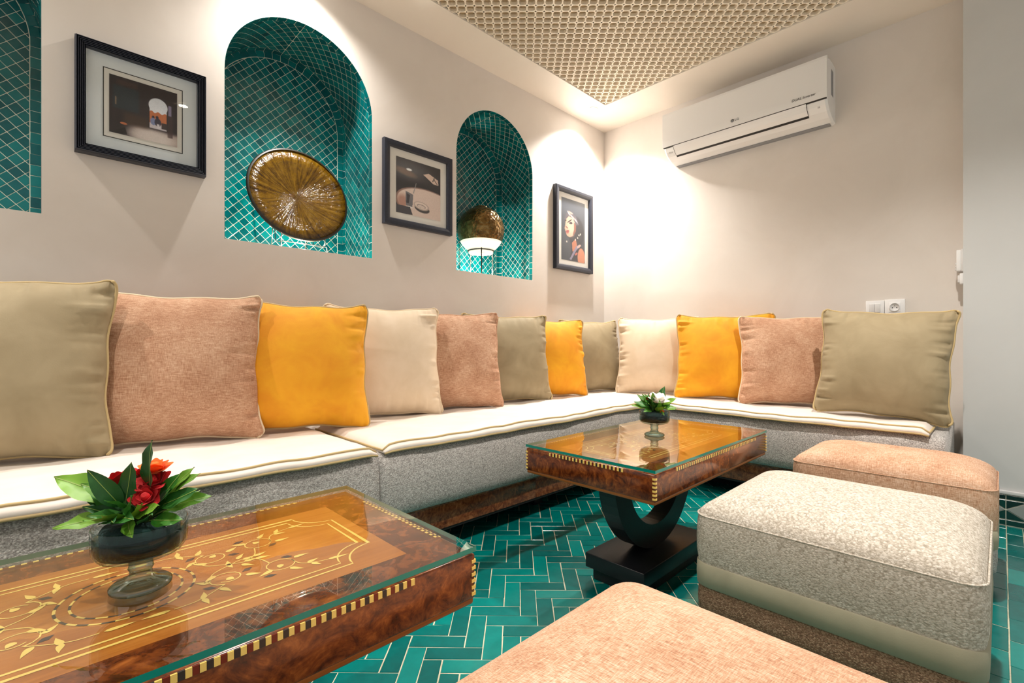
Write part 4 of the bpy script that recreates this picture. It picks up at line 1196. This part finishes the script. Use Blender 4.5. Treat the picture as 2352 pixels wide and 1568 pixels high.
def pic_tray(U, V):
    C = np.zeros(U.shape+(3,))+np.array((64, 62, 66.))
    C = over(C, ell(U, V, .25, .16, .4, .2, 0, .7)*.7, (112, 112, 116)); C = over(C, ell(U, V, .5, .48, .5, .1, 0, .8)*.8, (50, 50, 56))
    C = over(C, ell(U, V, .20, .24, .24, .06, .15, .4)*.7, (150, 126, 112))
    C = over(C, poly(U, V, [(.60, .20), (.72, .15), (.94, .23), (.95, .33), (.84, .33)]), (222, 196, 182)); C = over(C, poly(U, V, [(.80, .28), (.86, .20), (.875, .20), (.82, .29)]), (60, 52, 50)); C = over(C, poly(U, V, [(.83, .21), (.93, .31), (.92, .325), (.82, .22)]), (60, 52, 50))
    tray = ell(U, V, .78, .80, .80, .33, .10, .012); C = over(C, tray, (150, 120, 112)); C = over(C, ell(U, V, .80, .80, .78, .31, .10, .012), (226, 206, 196))
    C = over(C, ell(U, V, .14, .78, .12, .12, 0, .5)*tray*.8, (176, 128, 112))
    C = over(C, poly(U, V, [(.20, .58), (.37, .62), (.35, .86), (.21, .84)]), (120, 118, 124)); C = over(C, poly(U, V, [(.23, .62), (.30, .64), (.27, .80), (.22, .80)]), (72, 70, 76)); C = over(C, ell(U, V, .28, .86, .08, .015), (236, 230, 228))
    C = over(C, poly(U, V, [(.0, .86), (.30, .86), (.36, 1.0), (0, 1.0)]), (78, 76, 82))
    C = over(C, ell(U, V, .57, .845, .17, .07, .1), (84, 80, 80)); C = over(C, ell(U, V, .555, .795, .175, .075, .1), (190, 172, 164)); C = over(C, ell(U, V, .55, .79, .15, .058, .1), (232, 216, 206)); C = over(C, ell(U, V, .55, .80, .10, .036, .1), (150, 136, 132)); C = over(C, ell(U, V, .55, .805, .085, .028, .1), (222, 206, 198))
    C = over(C, ell(U, V, .28, .18, .06, .022, 0, .3), (255, 255, 255)); C = over(C, poly(U, V, [(.36, .60), (.43, .40), (.44, .40), (.385, .60)]), (160, 156, 156))
    return C+grain(U.shape, 12)
def pic_portrait(U, V):
    C = np.zeros(U.shape+(3,))+np.array((80, 86, 98.)); C = over(C, sm(V, .0, .5)*.4, (62, 66, 74))
    C = over(C, ell(U, V, .62, .52, .33, .26, -.1, .12), (48, 48, 56))
    C = over(C, poly(U, V, [(.35, .98), (.42, .72), (.58, .62), (.80, .70), (.98, .80), (1, 1), (.34, 1)]), (58, 58, 66))
    sk_ = (226, 176, 150)
    C = over(C, poly(U, V, [(.44, .70), (.60, .62), (.66, .74), (.62, .82), (.46, .84)]), (198, 128, 100))
    C = over(C, ell(U, V, .84, .92, .16, .16, .1, .08), (214, 142, 112))
    C = over(C, poly(U, V, [(.18, .30), (.45, .26), (.60, .36), (.58, .48), (.50, .58), (.34, .62), (.22, .60), (.18, .55), (.13, .49), (.16, .44)]), sk_)
    C = over(C, ell(U, V, .40, .44, .16, .14, .2, .6)*.8, (244, 206, 184)); C = over(C, poly(U, V, [(.52, .36), (.62, .38), (.60, .50), (.46, .60), (.52, .48)]), (150, 92, 76))
    C = over(C, ell(U, V, .34, .355, .10, .012, -.35, .2), (40, 30, 34)); C = over(C, ell(U, V, .39, .385, .07, .018, -.1, .2), (52, 38, 48)); C = over(C, ell(U, V, .17, .365, .04, .012, -.3, .2), (48, 36, 40))
    C = over(C, ell(U, V, .22, .47, .05, .012, .2, .3), (150, 92, 84)); C = over(C, ell(U, V, .25, .53, .075, .018, -.15, .2), (166, 84, 84)); C = over(C, ell(U, V, .25, .555, .06, .012, -.1, .3), (190, 110, 104))
    C = over(C, poly(U, V, [(.12, .34), (.20, .24), (.40, .20), (.62, .26), (.74, .38), (.60, .40), (.48, .30), (.30, .28), (.16, .36)]), (96, 88, 98))
    for k in range(5): C = over(C, ell(U, V, .30+.08*k, .235+.022*k, .07, .013, .5, .3), ((214, 168, 160) if k % 2 else (196, 192, 204)))
    C = over(C, ell(U, V, .38, .215, .10, .015, .1, .3), (226, 176, 162))
    for (a, b) in ((.22, .70), (.58, .64), (.68, .60), (.74, .55), (.80, .53)): C = over(C, ell(U, V, a, b, .025, .016), (216, 206, 198))
    C = over(C, poly(U, V, [(.34, .97), (.62, .74), (.78, .70), (.80, .73), (.64, .80), (.40, .99)]), (150, 142, 168)); C = over(C, ell(U, V, .74, .735, .09, .022, -.3), (212, 178, 170)); C = over(C, ell(U, V, .62, .87, .06, .02, -.3), (196, 112, 104))
    return C+grain(U.shape, 12)
def m_frame(name, c): 
    t = NT(name); v = t.coord((1, 1, 1)); n = t.noise(v, 120, 3); return t.fin(t.ramp(n, [(.3, c), (.8, tuple(min(1, q_*1.6) for q_ in c[:3])+(1,))]), .42, t.bump(n, .2, .002))
M['frame'] = m_frame('dark frame', rgb(30, 34, 46)); M['mat'] = plain('mat board', rgb(236, 232, 226), .8); M['mat2'] = plain('blue grey mat board', rgb(222, 229, 233), .8); M['paper'] = plain('paper', rgb(222, 220, 214), .8); M['line'] = plain('ink line', rgb(30, 30, 32), .7)
def picture(label, x0, x1, z0, z1, bw, depth, pr, fn, res, prof, mat='mat', line=None):
    org = ((x0+x1)/2, YW, z0); e = empty('framed_picture', org); tag(e, label, 'picture', 'framed photographs on the wall')
    X0, X1, Z0, Z1 = x0-org[0], x1-org[0], 0, z1-z0
    corners = [(X0, Z0, 1, 1), (X1, Z0, -1, 1), (X1, Z1, -1, -1), (X0, Z1, 1, -1)]
    for k in range(4):
        a, b = corners[k], corners[(k+1) % 4]
        V = [(c[0]+c[2]*t*bw, -h*depth, c[1]+c[3]*t*bw) for c in (a, b) for t, h in prof]
        n = len(prof); F = [(i, i+1, n+i+1, n+i) for i in range(n-1)]+[(n-1, 0, n, 2*n-1)]+[tuple(range(n))[::-1], tuple(range(n, 2*n))]
        me = bpy.data.meshes.new('frame_bar'); me.from_pydata(V, [], F); bm = bmesh.new(); bm.from_mesh(me); bmesh.ops.recalc_face_normals(bm, faces=bm.faces); bm.to_mesh(me); bm.free()
        link('frame_bar', me, M['frame'], e)
    i0, i1, j0, j1 = X0+bw*.9, X1-bw*.9, Z0+bw*.9, Z1-bw*.9
    box('mat_board', i0, i1, -depth*.35, -.001, j0, j1, M[mat], e)
    yy = -depth*.35-.0006
    if line:
        l0, l1, m0, m1 = line[0]-org[0], line[1]-org[0], line[2]-org[2], line[3]-org[2]
        box('paper_sheet', l0, l1, yy, yy+.0004, m0, m1, M['paper'], e); yy -= .0006
        for k, (a, b, c, d) in enumerate(((l0, l1, m0, m0+.0028), (l0, l1, m1-.0028, m1), (l0, l0+.0028, m0+.0028, m1-.0028), (l1-.0028, l1, m0+.0028, m1-.0028))):
            box('border_line', a, b, yy, yy+.0004, c, d, M['line'], e)
    paint_mesh('photo_print', pr[0], pr[1], pr[2], pr[3], YW+yy-.0004, fn, res[0], res[1], e, org)
    V = [(i0, -depth*.62, j0), (i1, -depth*.62, j0), (i1, -depth*.62, j1), (i0, -depth*.62, j1)]
    v, f = boxv(i0, i1, -depth*.62, -depth*.55, j0, j1); mk('glass_pane', v, f, M['pglass'], e)
    return e
reed = [(0, 0), (0, .75)]+[(.05+.9*k/16, .82+.18*(1 if k % 3 else 0)-.15*(k/16)) for k in range(17)]+[(1, .5), (1, 0)]
flat = [(0, 0), (0, .85), (.06, 1), (.5, 1), (.85, .9), (1, .75), (1, 0)]
picture('dark reeded frame with a photograph of figures in an archway', .080, .485, 1.556, 1.970, .031, .045, (.176, .387, 1.655, 1.872), pic_arch, (130, 130), reed, 'mat2', (.158, .406, 1.634, 1.892))
picture('dark square frame with a photograph of a round tray and glass', 1.313, 1.771, 1.515, 1.979, .037, .028, (1.393, 1.692, 1.591, 1.901), pic_tray, (130, 130), flat)
picture('narrow dark framed portrait of a person wearing a headscarf near the room corner', 2.730, 3.188, 1.428, 2.059, .040, .035, (2.812, 3.104, 1.506, 1.981), pic_portrait, (110, 180), flat)

# ------------------------------------------------------------------ air conditioner
def font_mesh(txt, size, extr=.0003, shear=0):
    cu = bpy.data.curves.new('lettering', 'FONT'); cu.body = txt; cu.size = size; cu.extrude = extr; cu.align_x = 'CENTER'; cu.align_y = 'CENTER'; cu.shear = shear
    ob = bpy.data.objects.new('lettering', cu); COL.objects.link(ob)
    dg = bpy.context.evaluated_depsgraph_get(); me = bpy.data.meshes.new_from_object(ob.evaluated_get(dg)); bpy.data.objects.remove(ob); bpy.data.curves.remove(cu)
    return me
AY0, AY1 = .695, 1.700
ac = empty('air_conditioner', (XW, (AY0+AY1)/2, 2.165)); tag(ac, 'white wall-mounted split air conditioner unit', 'air conditioner')
hw = (AY1-AY0)/2
bodyp = [(0, .006), (.045, .010), (.100, .022), (.150, .044), (.182, .070), (.196, .092), (.203, .14), (.204, .24), (.200, .315), (.190, .337), (.160, .350), (.06, .356), (0, .352)]
def prof_ext(name, pr, y0, y1, m, parent, round_=0, closed=True):
    V, F = [], []
    secs = [(y0, 1-round_*.05), (y0+round_*.012, 1), (y1-round_*.012, 1), (y1, 1-round_*.05)] if round_ else [(y0, 1), (y1, 1)]
    for yy, s in secs:
        for p_, z_ in pr: V.append((-p_*s, yy, .18+(z_-.18)*s))
    n = len(pr)
    for k in range(len(secs)-1):
        for i in range(n if closed else n-1): j = (i+1) % n; F.append((k*n+i, k*n+j, (k+1)*n+j, (k+1)*n+i))
    if closed: F += [tuple(range(n))[::-1], tuple((len(secs)-1)*n+i for i in range(n))]
    me = bpy.data.meshes.new(name); me.from_pydata(V, [], F); bm = bmesh.new(); bm.from_mesh(me); bmesh.ops.recalc_face_normals(bm, faces=bm.faces); bm.to_mesh(me); bm.free()
    return link(name, me, m, parent)
prof_ext('body', bodyp, -hw, hw, M['white'], ac, 1)
prof_ext('front_panel', [(.196, .100), (.211, .101), (.2135, .14), (.214, .24), (.2125, .322), (.208, .338), (.196, .342)], -hw-.002, hw+.002, M['white'], ac, 0)
vane = prof_ext('air_vane', [(.150, .050), (.1535, .045), (.1775, .0625), (.195, .082), (.2045, .0985), (.200, .0985), (.190, .09)], -hw+.105, hw-.075, M['white'], ac, 0)
prof_ext('vane_slot', [(.139, .036), (.1425, .0375), (.152, .044), (.150, .047)], -hw+.103, hw-.073, M['slot'], ac, 0)
prof_ext('panel_gap', [(.197, .0955), (.2065, .0985), (.2080, .1008), (.197, .102)], -hw+.001, hw-.001, M['slot'], ac, 0)
for s in (-hw+.103, hw-.075): prof_ext('vane_end_slot', [(.140, .038), (.151, .0435), (.178, .0622), (.1955, .0815), (.2025, .0955), (.196, .094), (.17, .07)], s, s+.002, M['slot'], ac, 0)
prof_ext('under_grille', [(.004, .004), (.004, .0075), (.045, .0085), (.045, .0065)], -hw+.02, hw-.02, M['greyprint'], ac)
box('side_label', -.105, -.055, -hw-.0008, -hw+.002, .15, .30, M['greyprint'], ac)
def on_panel(me, y, z, m, nm, px_=.2148):
    o = link(nm, me, m, ac); o.matrix_local = Matrix.Translation((-px_, y, z)) @ Matrix(((0, 0, -1), (-1, 0, 0), (0, 1, 0))).to_4x4(); return o
M['logo'] = plain('dark logo', rgb(60, 58, 60), .4)
on_panel(font_mesh('LG', .021), .0+.01-.022, .135, M['logo'], 'lettering')
lg = lathe('emblem', [(0, .0004), (.0105, .0004), (.0105, 0)], M['logo'], ac, 24); lg.matrix_local = Matrix.Translation((-.2145, .010+.006, .135)) @ Matrix(((0, 0, -1), (-1, 0, 0), (0, 1, 0))).to_4x4()
ei = MB(); ei.add(*ribbon([(.0065*math.cos(t), .0065*math.sin(t)) for t in [R_(20-k*20) for k in range(16)]]+[], .0012, .0007)); ei.add(*ribbon([(.0, .004), (.0, -.003), (.003, -.003)], .0012, .0007)); 
on_panel(ei.build('emblem_lines', M['white']).data, .016, .135, None, 'emblem_mark', .2146)
for o_ in [o for o in bpy.data.objects if o.name.startswith('emblem_lines')]: bpy.data.objects.remove(o_)
on_panel(font_mesh('DUAL Inverter', .020, shear=.15), -hw+.115, .135, M['logo'], 'lettering')
def on_curve(txt, y, size):
    me = font_mesh(txt, size); o = link('lettering', me, M['greyprint'], ac)
    n = Vector((-.75, 0, -.66)).normalized(); up2 = Vector((-.66, 0, .75)).normalized()
    o.matrix_local = Matrix.Translation((-.1795, y, .0645)) @ Matrix((Vector((0, -1, 0)), up2, n)).transposed().to_4x4()
on_curve('10 yr', hw-.045, .016); on_curve('3S', -hw+.045, .014)

# ------------------------------------------------------------------ switches
sw = empty('switch_and_socket', (XW, .458, 1.018)); tag(sw, 'white double light switch and round socket plate on the wall', 'switch')
box('switch_frame', -.009, 0, .003, .088, .006, .088, M['white'], sw, .002)
box('socket_frame', -.011, 0, -.088, .001, 0, .091, M['white'], sw, .002)
for s in (0, 1): box('rocker', -.015, -.008, .020+s*.0262, .045+s*.0262, .021, .071, M['white2'], sw, .002)
def disc(name, prof, m, parent, pos, n=28):
    o = lathe(name, prof, m, parent, n); o.matrix_local = Matrix.Translation(pos) @ Matrix(((0, 0, -1), (-1, 0, 0), (0, 1, 0))).to_4x4(); return o
box('socket_plate', -.014, -.010, -.069, -.018, .021, .073, M['white'], sw, .001)
disc('socket_well', [(.0235, .0), (.0235, .006), (.0205, .006), (.0200, .002), (0, .002)], M['white2'], sw, (-.0125, -.0435, .047))
for dx in (-.0095, .0095): disc('socket_hole', [(0, .0004), (.0026, .0004), (.0026, -.001)], M['slot'], sw, (-.0146, -.0435+dx, .044), 12)
disc('earth_pin', [(0, .006), (.0022, .005), (.0022, 0)], M['wire'], sw, (-.0140, -.0435, .056), 12)
th = empty('thermostat', (3.335, .133, 1.225)); tag(th, 'small white wall controller on the side of the pier', 'thermostat')
box('back_plate', -.045, .045, 0, .008, 0, .112, M['white2'], th, .002); box('cover', -.042, .042, .008, .026, .003, .109, M['white'], th, .003)
for k in range(3): box('button', -.035, -.020, .026, .030, .008+k*.014, .016+k*.014, M['white2'], th, .001)
lw = empty('light_switch', (3.335, .133, 1.163)); tag(lw, 'low white wall plate below the controller on the pier', 'switch')
box('plate', -.045, .045, 0, .014, 0, .052, M['white'], lw, .002); box('rocker', -.03, .03, .014, .022, .008, .044, M['white2'], lw, .002)
